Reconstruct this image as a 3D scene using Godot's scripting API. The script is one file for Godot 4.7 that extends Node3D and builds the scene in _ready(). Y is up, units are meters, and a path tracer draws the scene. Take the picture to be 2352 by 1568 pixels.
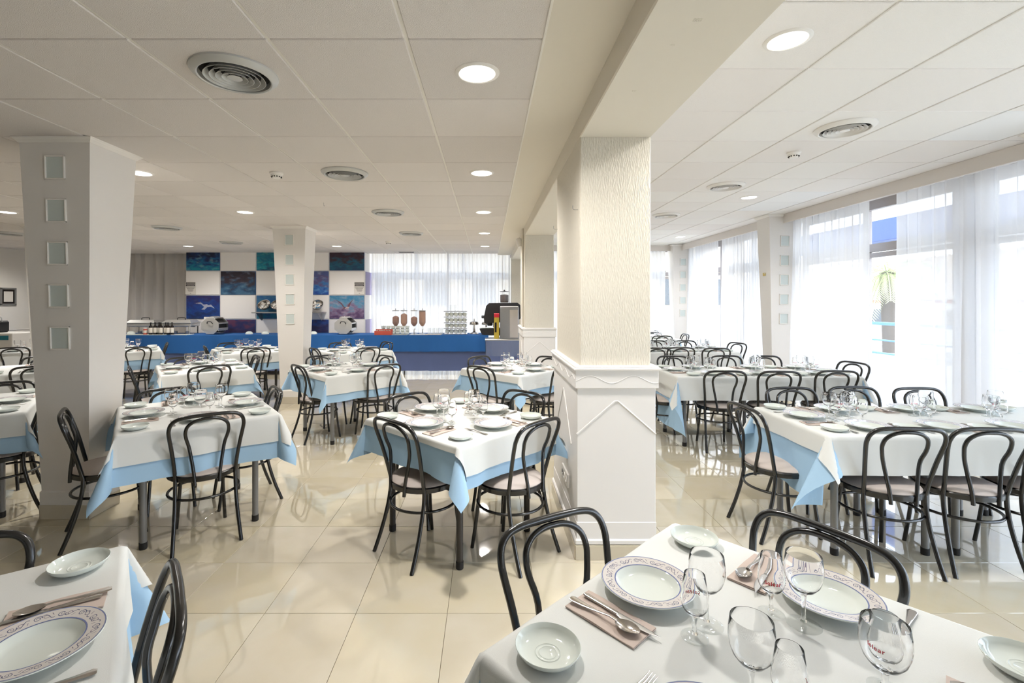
extends Node3D
# A hotel dining room: set tables, black metal bistro chairs, a buffet at the far wall, sheer curtained windows on the right.
# Positions are given as (x, y, depth): depth runs away from the camera, along -z.

const EYE := 1.532
const CEIL_LEFT := 2.667
const CEIL_RIGHT := 2.866
const TOP := 0.7545            # top of the white cloths

var rng := RandomNumberGenerator.new()
var used := {}
var M := {}
var protos := {}


# ------------------------------------------------------------------ mesh building
class MB:
	var v := PackedVector3Array()
	var n := PackedVector3Array()
	var uv := PackedVector2Array()
	var ix := PackedInt32Array()
	var xf := Transform3D()

	func vert(p: Vector3, nn: Vector3, t := Vector2.ZERO) -> int:
		v.append(xf * p)
		n.append((xf.basis * nn).normalized())
		uv.append(t)
		return v.size() - 1

	func tri(a: int, b: int, c: int) -> void:
		var g := (v[b] - v[a]).cross(v[c] - v[a])
		if g.dot(n[a] + n[b] + n[c]) < 0.0:
			ix.append_array([a, b, c])
		else:
			ix.append_array([a, c, b])

	func quad(a: int, b: int, c: int, d: int) -> void:
		tri(a, b, c)
		tri(a, c, d)

	func poly(pts: Array, nn: Vector3) -> void:
		var i0 := v.size()
		for p in pts:
			vert(p, nn)
		for k in range(1, pts.size() - 1):
			tri(i0, i0 + k, i0 + k + 1)

	func rect(pts: Array, nn: Vector3) -> void:      # a quad with its own 0..1 coordinates
		var i0 := v.size()
		var t := [Vector2(0, 1), Vector2(1, 1), Vector2(1, 0), Vector2(0, 0)]
		for k in 4:
			vert(pts[k], nn, t[k])
		quad(i0, i0 + 1, i0 + 2, i0 + 3)

	func box(c: Vector3, s: Vector3, b := 0.0) -> void:
		var h := s * 0.5
		b = minf(b, minf(h.x, minf(h.y, h.z)) * 0.9)
		for ax in 3:
			var e := (ax + 1) % 3
			var f := (ax + 2) % 3
			for sg in [-1.0, 1.0]:
				var pts := []
				for q in [[-1.0, -1.0], [1.0, -1.0], [1.0, 1.0], [-1.0, 1.0]]:
					var p := Vector3.ZERO
					p[ax] = h[ax] * sg
					p[e] = (h[e] - b) * q[0]
					p[f] = (h[f] - b) * q[1]
					pts.append(c + p)
				var nn := Vector3.ZERO
				nn[ax] = sg
				poly(pts, nn)
		if b <= 0.0:
			return
		for ax in 3:
			var e := (ax + 1) % 3
			var f := (ax + 2) % 3
			for se in [-1.0, 1.0]:
				for sf in [-1.0, 1.0]:
					var nn := Vector3.ZERO
					nn[e] = se
					nn[f] = sf
					var pts := []
					for q in [[-1.0, 0], [1.0, 0], [1.0, 1], [-1.0, 1]]:
						var p := Vector3.ZERO
						p[ax] = (h[ax] - b) * q[0]
						p[e] = se * (h[e] - (b if q[1] == 1 else 0.0))
						p[f] = sf * (h[f] - (b if q[1] == 0 else 0.0))
						pts.append(c + p)
					poly(pts, nn.normalized())
		for sx in [-1.0, 1.0]:
			for sy in [-1.0, 1.0]:
				for sz in [-1.0, 1.0]:
					var sg := Vector3(sx, sy, sz)
					poly([c + sg * Vector3(h.x, h.y - b, h.z - b), c + sg * Vector3(h.x - b, h.y, h.z - b), c + sg * Vector3(h.x - b, h.y - b, h.z)], sg.normalized())

	func hexa(lo: Array, hi: Array) -> void:         # a solid between two rings of four points (both going round the same way)
		var mid := Vector3.ZERO
		for p in lo + hi:
			mid += p / 8.0
		var faces := [[lo[0], lo[1], lo[2], lo[3]], [hi[0], hi[1], hi[2], hi[3]]]
		for k in 4:
			faces.append([lo[k], lo[(k + 1) % 4], hi[(k + 1) % 4], hi[k]])
		for f in faces:
			var nn: Vector3 = (f[1] - f[0]).cross(f[2] - f[0]).normalized()
			if nn.dot((f[0] + f[2]) * 0.5 - mid) < 0:
				nn = -nn
			poly(f, nn)

	func tube(path: PackedVector3Array, r: float, sides := 10, closed := false, squash := 1.0) -> void:
		var m := path.size()
		var nrm := Vector3.ZERO
		var base := v.size()
		for i in m:
			var a := path[(i - 1 + m) % m] if (closed or i > 0) else path[i]
			var b := path[(i + 1) % m] if (closed or i < m - 1) else path[i]
			var t := (b - a).normalized()
			if i == 0:
				nrm = t.cross(Vector3.UP if absf(t.y) < 0.9 else Vector3.RIGHT).normalized()
			nrm = (nrm - t * nrm.dot(t)).normalized()
			var bi := t.cross(nrm)
			for k in sides:
				var an := TAU * k / sides
				var o := nrm * cos(an) + bi * sin(an) * squash
				vert(path[i] + o * r, o)
		for i in (m if closed else m - 1):
			var j := (i + 1) % m
			for k in sides:
				var k2 := (k + 1) % sides
				quad(base + i * sides + k, base + i * sides + k2, base + j * sides + k2, base + j * sides + k)
		if not closed:
			for e in [0, m - 1]:
				var t: Vector3 = (path[0] - path[1]).normalized() if e == 0 else (path[m - 1] - path[m - 2]).normalized()
				var c := vert(path[e], t)
				var i0 := v.size()
				for k in sides:
					v.append(v[base + e * sides + k])
					n.append((xf.basis * t).normalized())
					uv.append(Vector2.ZERO)
				for k in sides:
					tri(c, i0 + k, i0 + (k + 1) % sides)

	func lathe(prof: Array, seg := 24, urep := 1.0, crease := 40.0) -> void:   # outline from the bottom, up the outside, down the inside
		var m := prof.size()
		var sn := []
		for i in m - 1:
			var dd: Vector2 = prof[i + 1] - prof[i]
			sn.append(Vector2(dd.y, -dd.x).normalized())
		var cosc := cos(deg_to_rad(crease))
		for i in m - 1:
			var na: Vector2 = sn[i]
			var nb: Vector2 = sn[i]
			if i > 0 and sn[i].dot(sn[i - 1]) > cosc:
				na = (sn[i] + sn[i - 1]).normalized()
			if i < m - 2 and sn[i].dot(sn[i + 1]) > cosc:
				nb = (sn[i] + sn[i + 1]).normalized()
			var base := v.size()
			for k in seg + 1:
				var an := TAU * k / seg
				var c := cos(an)
				var s := sin(an)
				var pa: Vector2 = prof[i]
				var pb: Vector2 = prof[i + 1]
				vert(Vector3(pa.x * c, pa.y, pa.x * s), Vector3(na.x * c, na.y, na.x * s), Vector2(urep * k / seg, float(i) / (m - 1)))
				vert(Vector3(pb.x * c, pb.y, pb.x * s), Vector3(nb.x * c, nb.y, nb.x * s), Vector2(urep * k / seg, float(i + 1) / (m - 1)))
			for k in seg:
				var o := base + k * 2
				if prof[i].x > 1e-6:
					tri(o, o + 2, o + 1)
				if prof[i + 1].x > 1e-6:
					tri(o + 1, o + 2, o + 3)

	func loft(secs: Array, sides := 10) -> void:      # sections: [centre, half width along x, half thickness along y], running along z
		var base := v.size()
		for s in secs:
			for k in sides:
				var an := TAU * k / sides
				var c := cos(an)
				var q := sin(an)
				vert(s[0] + Vector3(c * s[1], q * s[2], 0), Vector3(c / maxf(s[1], 1e-4), q / maxf(s[2], 1e-4), 0))
		for i in secs.size() - 1:
			for k in sides:
				var k2 := (k + 1) % sides
				quad(base + i * sides + k, base + i * sides + k2, base + (i + 1) * sides + k2, base + (i + 1) * sides + k)
		for e in [0, secs.size() - 1]:
			var pts := []
			for k in sides:
				var an := TAU * k / sides
				pts.append(secs[e][0] + Vector3(cos(an) * secs[e][1], sin(an) * secs[e][2], 0))
			poly(pts, Vector3(0, 0, -1 if secs[e][0].z < secs[(1 if e == 0 else e - 1)][0].z else 1))

	func extrude(pts: Array, depth: float) -> void:   # a polygon in the x-y plane, made solid from z = 0 to z = depth
		var p2 := PackedVector2Array(pts)
		var tris := Geometry2D.triangulate_polygon(p2)
		for zz in [0.0, depth]:
			var nn := Vector3(0, 0, -1 if zz == minf(0, depth) else 1)
			var i0 := v.size()
			for p in p2:
				vert(Vector3(p.x, p.y, zz), nn)
			for k in range(0, tris.size(), 3):
				tri(i0 + tris[k], i0 + tris[k + 1], i0 + tris[k + 2])
		var cw := Geometry2D.is_polygon_clockwise(p2)
		for k in p2.size():
			var a := p2[k]
			var b := p2[(k + 1) % p2.size()]
			var e := (b - a).normalized()
			var nn := Vector3(e.y, -e.x, 0) * (-1.0 if cw else 1.0)
			poly([Vector3(a.x, a.y, 0), Vector3(b.x, b.y, 0), Vector3(b.x, b.y, depth), Vector3(a.x, a.y, depth)], nn)

	func grid(P: Array, w: int, h: int) -> void:      # a sheet of w x h points, smooth
		var base := v.size()
		for j in h:
			for i in w:
				var dx: Vector3 = P[j * w + mini(i + 1, w - 1)] - P[j * w + maxi(i - 1, 0)]
				var dy: Vector3 = P[mini(j + 1, h - 1) * w + i] - P[maxi(j - 1, 0) * w + i]
				vert(P[j * w + i], dx.cross(dy).normalized(), Vector2(float(i) / (w - 1), float(j) / (h - 1)))
		for j in h - 1:
			for i in w - 1:
				quad(base + j * w + i, base + j * w + i + 1, base + (j + 1) * w + i + 1, base + (j + 1) * w + i)

	func mesh() -> ArrayMesh:
		var a := []
		a.resize(Mesh.ARRAY_MAX)
		a[Mesh.ARRAY_VERTEX] = v
		a[Mesh.ARRAY_NORMAL] = n
		a[Mesh.ARRAY_TEX_UV] = uv
		a[Mesh.ARRAY_INDEX] = ix
		var am := ArrayMesh.new()
		am.add_surface_from_arrays(Mesh.PRIMITIVE_TRIANGLES, a)
		return am


func smooth(pts: Array, sub := 5, closed := false) -> PackedVector3Array:
	var out := PackedVector3Array()
	var m := pts.size()
	for i in (m if closed else m - 1):
		var p0: Vector3 = pts[(i - 1 + m) % m] if (closed or i > 0) else pts[i] * 2.0 - pts[i + 1]
		var p1: Vector3 = pts[i]
		var p2: Vector3 = pts[(i + 1) % m]
		var p3: Vector3 = pts[(i + 2) % m] if (closed or i < m - 2) else pts[i + 1] * 2.0 - pts[i]
		for k in sub:
			out.append(p1.cubic_interpolate(p2, p0, p3, float(k) / sub))
	if not closed:
		out.append(pts[m - 1])
	return out


func ring(r: float, y: float, seg := 32, c := Vector3.ZERO) -> PackedVector3Array:
	var out := PackedVector3Array()
	for k in seg:
		out.append(c + Vector3(r * cos(TAU * k / seg), y, r * sin(TAU * k / seg)))
	return out


func V2(a: Array) -> Array:
	var o := []
	for i in range(0, a.size(), 2):
		o.append(Vector2(a[i], a[i + 1]))
	return o


func W(x: float, y: float, d: float) -> Vector3:
	return Vector3(x, y, -d)


# ------------------------------------------------------------------ nodes
func numbered(s: String) -> String:
	if not used.has(s):
		used[s] = 0
		return s
	used[s] += 1
	return "%s_%03d" % [s, used[s]]


func tag(o: Node, label: String, category := "", group := "") -> Node:
	o.set_meta("label", label)
	if category:
		o.set_meta("category", category)
	if group:
		o.set_meta("group", group)
	return o


func thing(called: String, label: String, category: String, at := Vector3.ZERO, turn := 0.0, group := "") -> Node3D:
	var o := Node3D.new()
	o.name = numbered(called)
	add_child(o)
	o.position = at
	o.rotation.y = turn
	tag(o, label, category, group)
	return o


func part(p: Node, called: String, mesh: Mesh, m: Material, xf := Transform3D()) -> MeshInstance3D:
	var o := MeshInstance3D.new()
	o.mesh = mesh
	o.material_override = m
	var nm := called
	var k := 0
	while p.has_node(NodePath(nm)):
		k += 1
		nm = "%s_%03d" % [called, k]
	o.name = nm
	p.add_child(o)
	o.transform = xf
	return o


func single(called: String, mesh: Mesh, m: Material, label: String, category: String, xf := Transform3D(), group := "") -> MeshInstance3D:
	var o := MeshInstance3D.new()
	o.mesh = mesh
	o.material_override = m
	o.name = numbered(called)
	add_child(o)
	o.transform = xf
	tag(o, label, category, group)
	return o


func struct(called: String, mesh: Mesh, m: Material, xf := Transform3D()) -> MeshInstance3D:
	var o := MeshInstance3D.new()
	o.mesh = mesh
	o.material_override = m
	o.name = called
	add_child(o, true)
	o.transform = xf
	o.set_meta("kind", "structure")
	return o


func copy(source: Node3D, label: String, at: Vector3, turn := 0.0, group := "") -> Node3D:
	var o: Node3D = source.duplicate()
	o.name = numbered(str(source.get_meta("kind_name")))
	o.remove_meta("kind_name")
	add_child(o)
	o.position = at
	o.rotation.y = turn
	o.set_meta("label", label)
	if group:
		o.set_meta("group", group)
	return o


func proto(kind_name: String, category: String) -> Node3D:
	var o := Node3D.new()
	o.set_meta("kind_name", kind_name)
	o.set_meta("category", category)
	return o


func boxm(s: Vector3, b := 0.0, c := Vector3.ZERO) -> ArrayMesh:
	var m := MB.new()
	m.box(c, s, b)
	return m.mesh()


func lathem(prof: Array, seg := 24) -> ArrayMesh:
	var m := MB.new()
	m.lathe(V2(prof), seg)
	return m.mesh()


func tubem(path: PackedVector3Array, r: float, sides := 10, closed := false) -> ArrayMesh:
	var m := MB.new()
	m.tube(path, r, sides, closed)
	return m.mesh()


# ------------------------------------------------------------------ materials
func c8(r: float, g: float, b: float, a := 1.0) -> Color:
	return Color(r / 255.0, g / 255.0, b / 255.0, a)


func mat(nm: String, c: Color, rough := 0.6, metal := 0.0, spec := 0.5) -> StandardMaterial3D:
	var m := StandardMaterial3D.new()
	m.resource_name = nm
	m.albedo_color = c
	m.roughness = rough
	m.metallic = metal
	m.metallic_specular = spec
	M[nm] = m
	return m


func noise_tex(freq: float, oct: int, a: Color, b: Color, size := 256, kind := FastNoiseLite.TYPE_SIMPLEX_SMOOTH, sd := 1) -> NoiseTexture2D:
	var f := FastNoiseLite.new()
	f.noise_type = kind
	f.seed = sd
	f.frequency = freq
	f.fractal_octaves = oct
	var t := NoiseTexture2D.new()
	t.width = size
	t.height = size
	t.seamless = true
	t.noise = f
	var g := Gradient.new()
	g.set_color(0, a)
	g.set_color(1, b)
	t.color_ramp = g
	return t


func bump(m: StandardMaterial3D, t: Texture2D, cm: float, sc: Vector3) -> void:
	m.heightmap_enabled = true
	m.heightmap_texture = t
	m.heightmap_scale = cm
	m.uv1_triplanar = true
	m.uv1_world_triplanar = true
	m.uv1_scale = sc


func grain(m: StandardMaterial3D, t: Texture2D, sc: Vector3) -> void:
	m.albedo_texture = t
	m.uv1_triplanar = true
	m.uv1_world_triplanar = true
	m.uv1_scale = sc


func pane_mat(nm: String, c: Color, a: float, spec := 0.5) -> StandardMaterial3D:
	var m := mat(nm, Color(c.r, c.g, c.b, a), 0.03, 0.0, spec)
	m.transparency = BaseMaterial3D.TRANSPARENCY_ALPHA
	m.cull_mode = BaseMaterial3D.CULL_DISABLED
	return m


func materials() -> void:
	var fine := noise_tex(0.09, 3, Color(0.2, 0.2, 0.2), Color(0.9, 0.9, 0.9))
	for k in 3:
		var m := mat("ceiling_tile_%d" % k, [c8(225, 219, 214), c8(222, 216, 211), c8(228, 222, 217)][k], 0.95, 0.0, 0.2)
		bump(m, fine, 0.25, Vector3(9, 9, 9))
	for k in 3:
		var m := mat("white_panel_%d" % k, [c8(243, 239, 235), c8(241, 236, 232), c8(245, 242, 238)][k], 0.95, 0.0, 0.2)  # whiter than the left tiles, to carry the brighter light on this side
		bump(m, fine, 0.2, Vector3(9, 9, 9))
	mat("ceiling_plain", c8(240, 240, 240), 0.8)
	mat("grid_bar", c8(236, 232, 224), 0.6)
	mat("wall", c8(226, 221, 212), 0.85)
	mat("beam", c8(229, 222, 208), 0.8)
	var pl := mat("plaster", c8(228, 221, 206), 0.9)
	bump(pl, noise_tex(0.05, 3, Color(0.1, 0.1, 0.1), Color(0.95, 0.95, 0.95), 256, FastNoiseLite.TYPE_SIMPLEX_SMOOTH, 7), 0.45, Vector3(11, 1.5, 11))
	mat("panel_white", c8(236, 232, 228), 0.45)
	mat("pillar_white", c8(234, 229, 223), 0.5)
	mat("pillar_trim", c8(238, 233, 226), 0.45)
	mat("frost", c8(208, 216, 212), 0.25)
	for k in 4:
		var t := noise_tex(0.012, 4, [c8(213, 201, 172), c8(209, 198, 174), c8(215, 204, 178), c8(206, 194, 165)][k], [c8(217, 207, 186), c8(218, 209, 190), c8(220, 211, 190), c8(215, 205, 181)][k], 256, FastNoiseLite.TYPE_SIMPLEX_SMOOTH, 20 + k)
		var m := mat("floor_tile_%d" % k, Color.WHITE, 0.05, 0.0, 0.72)
		m.clearcoat_enabled = true
		m.clearcoat = 0.8
		m.clearcoat_roughness = 0.02
		grain(m, t, Vector3(0.9, 0.9, 0.9))
	mat("grout", c8(112, 98, 78), 0.9)
	mat("plinth_tile", c8(214, 203, 181), 0.25)
	var wc := mat("white_cloth", c8(224, 225, 222), 0.85, 0.0, 0.3)
	bump(wc, noise_tex(0.2, 2, Color(0.3, 0.3, 0.3), Color(0.7, 0.7, 0.7), 256, FastNoiseLite.TYPE_SIMPLEX, 3), 0.06, Vector3(14, 14, 14))
	var bc := mat("blue_cloth", c8(170, 203, 230), 0.85, 0.0, 0.3)
	bump(bc, M["white_cloth"].heightmap_texture, 0.06, Vector3(14, 14, 14))
	mat("black_metal", c8(20, 19, 19), 0.22, 0.0, 0.6)
	mat("seat_fabric", c8(201, 189, 181), 0.75)
	mat("dark_leg", c8(52, 47, 44), 0.4)
	mat("grey_leg", c8(132, 131, 130), 0.4, 0.3)
	mat("rubber", c8(36, 34, 34), 0.7)
	mat("board", c8(120, 100, 80), 0.7)
	mat("china", c8(222, 228, 222), 0.08, 0.0, 0.5)
	mat("steel", c8(205, 200, 196), 0.16, 1.0)
	mat("plate_steel", c8(214, 212, 208), 0.42, 0.75)
	mat("grey_steel", c8(160, 160, 163), 0.25, 1.0)
	mat("brushed_steel", c8(196, 195, 194), 0.32, 1.0)
	mat("napkin", c8(206, 189, 179), 0.9)
	pane_mat("tumbler_glass", Color(0.72, 0.78, 0.76), 0.07, 0.7)
	var gw := mat("glassware", Color(1, 1, 1, 0.0), 0.0)
	gw.refraction_enabled = true
	gw.refraction_scale = 0.033
	pane_mat("window_glass", Color(0.95, 0.98, 1.0), 0.02, 0.4)
	pane_mat("clear_plastic", Color(0.9, 0.95, 0.95), 0.06, 0.5)
	mat("red_print", c8(206, 32, 52), 0.5)
	mat("vent", c8(196, 196, 193), 0.35, 0.25)
	mat("vent_dark", c8(28, 24, 22), 0.9)
	mat("plastic_white", c8(238, 234, 228), 0.4)
	mat("frame_alu", c8(158, 150, 146), 0.5)
	mat("white_board", c8(245, 240, 235), 0.6)
	mat("pelmet", c8(228, 221, 215), 0.6)
	var sh := mat("sheer", Color(0.97, 0.97, 0.98, 0.9), 0.9, 0.0, 0.1)
	sh.transparency = BaseMaterial3D.TRANSPARENCY_ALPHA
	sh.cull_mode = BaseMaterial3D.CULL_DISABLED
	sh.backlight_enabled = true
	sh.backlight = Color(0.67, 0.67, 0.67)
	mat("grey_curtain", c8(206, 201, 195), 0.9)
	mat("royal_cloth", c8(24, 86, 150), 0.85)
	var dn := mat("denim", c8(104, 118, 160), 0.95)
	grain(dn, noise_tex(0.12, 3, Color(0.72, 0.74, 0.8), Color(1, 1, 1)), Vector3(5, 5, 5))
	mat("black_plastic", c8(30, 29, 31), 0.4)
	mat("bottle", c8(24, 18, 16), 0.12)
	mat("label_paper", c8(216, 210, 200), 0.7)
	mat("red_box", c8(186, 78, 62), 0.6)
	mat("cereal", c8(150, 108, 92), 0.95)
	mat("cereal_light", c8(176, 134, 112), 0.95)
	mat("coffee_beans", c8(60, 38, 30), 0.7)
	mat("yellow_print", c8(196, 172, 62), 0.6)
	mat("teal", c8(18, 118, 138), 0.5)
	mat("gold", c8(206, 180, 90), 0.4)
	mat("concrete", c8(196, 192, 186), 0.9)
	mat("fascia_blue", c8(46, 72, 132), 0.5)
	mat("rail_blue", c8(86, 138, 176), 0.5)
	mat("render_white", c8(232, 228, 220), 0.9)
	mat("render_cream", c8(222, 204, 178), 0.9)
	mat("red_band", c8(172, 84, 74), 0.8)
	mat("roof_tile", c8(208, 190, 172), 0.9)
	mat("dark_window", c8(60, 66, 72), 0.15)
	mat("trunk", c8(96, 84, 72), 0.95)
	var fr := mat("palm_leaf", c8(176, 180, 128), 0.7)
	fr.backlight_enabled = true
	fr.backlight = Color(0.3, 0.35, 0.12)
	var lamp := mat("lamp_glow", Color.WHITE, 0.5)
	lamp.emission_enabled = true
	lamp.emission = Color(1.0, 0.99, 0.96)
	lamp.emission_energy_multiplier = 2.5
	M["scroll"] = scroll_material()


func scroll_material() -> StandardMaterial3D:
	# the printed band of the soup plates: one length of scrollwork, repeated round the rim
	var w := 384
	var h := 128
	var im := Image.create(w, h, false, Image.FORMAT_RGBA8)
	im.fill(c8(214, 208, 204))
	var ink := c8(98, 101, 126)
	var dab := func(x: float, y: float, r: float, c: Color) -> void:
		for yy in range(int(y - r), int(y + r) + 1):
			for xx in range(int(x - r), int(x + r) + 1):
				if Vector2(xx - x, yy - y).length() <= r and yy >= 0 and yy < h:
					im.set_pixel((xx + w) % w, yy, c)
	for k in 2:
		var cx := 96.0 + 192.0 * k
		var up := 1.0 if k == 0 else -1.0
		for i in 260:                       # a spiral
			var t := i / 260.0
			var an := t * TAU * 1.7
			var r := 30.0 * (1.0 - t * 0.85)
			dab.call(cx - 38 + r * 1.25 * cos(an), 64.0 + up * r * sin(an), 3.6 - t * 1.6, ink)
		for i in 180:                       # a wave that joins the spirals
			var t := i / 180.0
			dab.call(cx - 10 + 110 * t, 64.0 + up * 26.0 * sin(t * PI * 1.6 + 0.4), 3.0, ink)
		for i in 90:
			var t := i / 90.0
			dab.call(cx + 32 + 22 * cos(t * TAU * 0.8), 64.0 - up * (16.0 * sin(t * TAU * 0.8)), 2.6, c8(122, 112, 130))
		for i in 40:
			var t := i / 40.0
			dab.call(cx + 70 + 14 * t, 64.0 + up * (30.0 - 24.0 * t), 2.6, c8(122, 112, 130))
	im.fill_rect(Rect2i(0, 0, w, 9), c8(122, 130, 168))
	im.fill_rect(Rect2i(0, h - 11, w, 11), c8(112, 122, 164))
	im.generate_mipmaps()
	var m := mat("scroll", Color.WHITE, 0.1)
	m.albedo_texture = ImageTexture.create_from_image(im)
	return m


func paint(sd: int, stops: Array, streak: Color, amt: float, gull := []) -> StandardMaterial3D:
	# a brushy sea-and-cloud picture
	var w := 144
	var h := 98
	var f := FastNoiseLite.new()
	f.seed = sd
	f.frequency = 0.022
	f.fractal_octaves = 5
	var g := FastNoiseLite.new()
	g.seed = sd + 50
	g.frequency = 0.06
	g.fractal_octaves = 4
	var im := Image.create(w, h, false, Image.FORMAT_RGBA8)
	for y in h:
		for x in w:
			var t := clampf(float(y) / h + f.get_noise_2d(x, y * 1.7) * 0.55, 0, 0.999) * (stops.size() - 1)
			var c: Color = stops[int(t)].lerp(stops[int(t) + 1], t - int(t))
			c = c.lerp(streak, clampf((g.get_noise_2d(x * 0.4, y * 0.9) + f.get_noise_2d(y * 1.2 + 90, x)) * 1.5 - 0.1, 0, 1) * amt * 0.75)
			im.set_pixel(x, y, c * 1.08 * (0.92 + 0.16 * absf(g.get_noise_2d(x * 4.0, y * 4.0))))
	for shape in gull:
		var pg := PackedVector2Array()
		for i in range(1, shape.size(), 2):
			pg.append(Vector2(shape[i] * w, shape[i + 1] * h))
		for y in h:
			for x in w:
				if Geometry2D.is_point_in_polygon(Vector2(x, y), pg):
					im.set_pixel(x, y, shape[0].lerp(im.get_pixel(x, y), 0.15 + 0.2 * absf(g.get_noise_2d(x * 3, y * 3))))
	im.generate_mipmaps()
	var m := mat("painting_%d" % sd, Color.WHITE, 0.5)
	m.albedo_texture = ImageTexture.create_from_image(im)
	return m


# ------------------------------------------------------------------ ready
func _ready() -> void:
	rng.seed = 11
	camera_and_light()
	materials()
	shell()
	window_wall()
	far_wall()
	pillars()
	ceiling_fittings()
	build_prototypes()
	tables()
	long_tables()
	chairs()
	buffet()
	left_wall_things()
	outside()


func camera_and_light() -> void:
	var cam := Camera3D.new()
	cam.name = "camera"
	cam.projection = Camera3D.PROJECTION_FRUSTUM
	cam.near = 0.05
	cam.far = 200.0
	cam.size = 0.05 * 1568.0 / 1083.4
	cam.frustum_offset = Vector2(0.05 * (1176.0 - 1119.8) / 1083.4, 0.05 * (693.7 - 784.0) / 1083.4)
	cam.position = Vector3(0, EYE, 0)
	add_child(cam)
	cam.current = true
	var sky_m := ProceduralSkyMaterial.new()
	sky_m.sky_top_color = c8(190, 208, 228)
	sky_m.sky_horizon_color = c8(226, 234, 242)
	sky_m.ground_horizon_color = c8(214, 212, 206)
	sky_m.ground_bottom_color = c8(190, 186, 178)
	sky_m.sun_angle_max = 1.0
	sky_m.energy_multiplier = 6.4
	var sky := Sky.new()
	sky.sky_material = sky_m
	var e := Environment.new()
	e.background_mode = Environment.BG_SKY
	e.sky = sky
	e.tonemap_mode = Environment.TONE_MAPPER_LINEAR
	e.tonemap_exposure = 1.45
	e.sdfgi_enabled = true
	e.ssao_enabled = true
	e.ssil_enabled = true
	var we := WorldEnvironment.new()
	we.name = "world_environment"
	we.environment = e
	add_child(we)
	var sun := DirectionalLight3D.new()
	sun.name = "sun"
	sun.light_energy = 0.5
	sun.light_color = Color(1.0, 0.96, 0.9)
	sun.shadow_enabled = true
	sun.light_angular_distance = 0.6
	add_child(sun)
	sun.look_at_from_position(Vector3(9, 20, 5), Vector3.ZERO)


# ------------------------------------------------------------------ the room
func in_view(x: float, d: float, half: float) -> bool:      # whether a piece of floor or ceiling is part of the place the photograph shows
	return d > 1.3 and x + half > -1.05 * d and x - half < 1.16 * d


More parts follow.
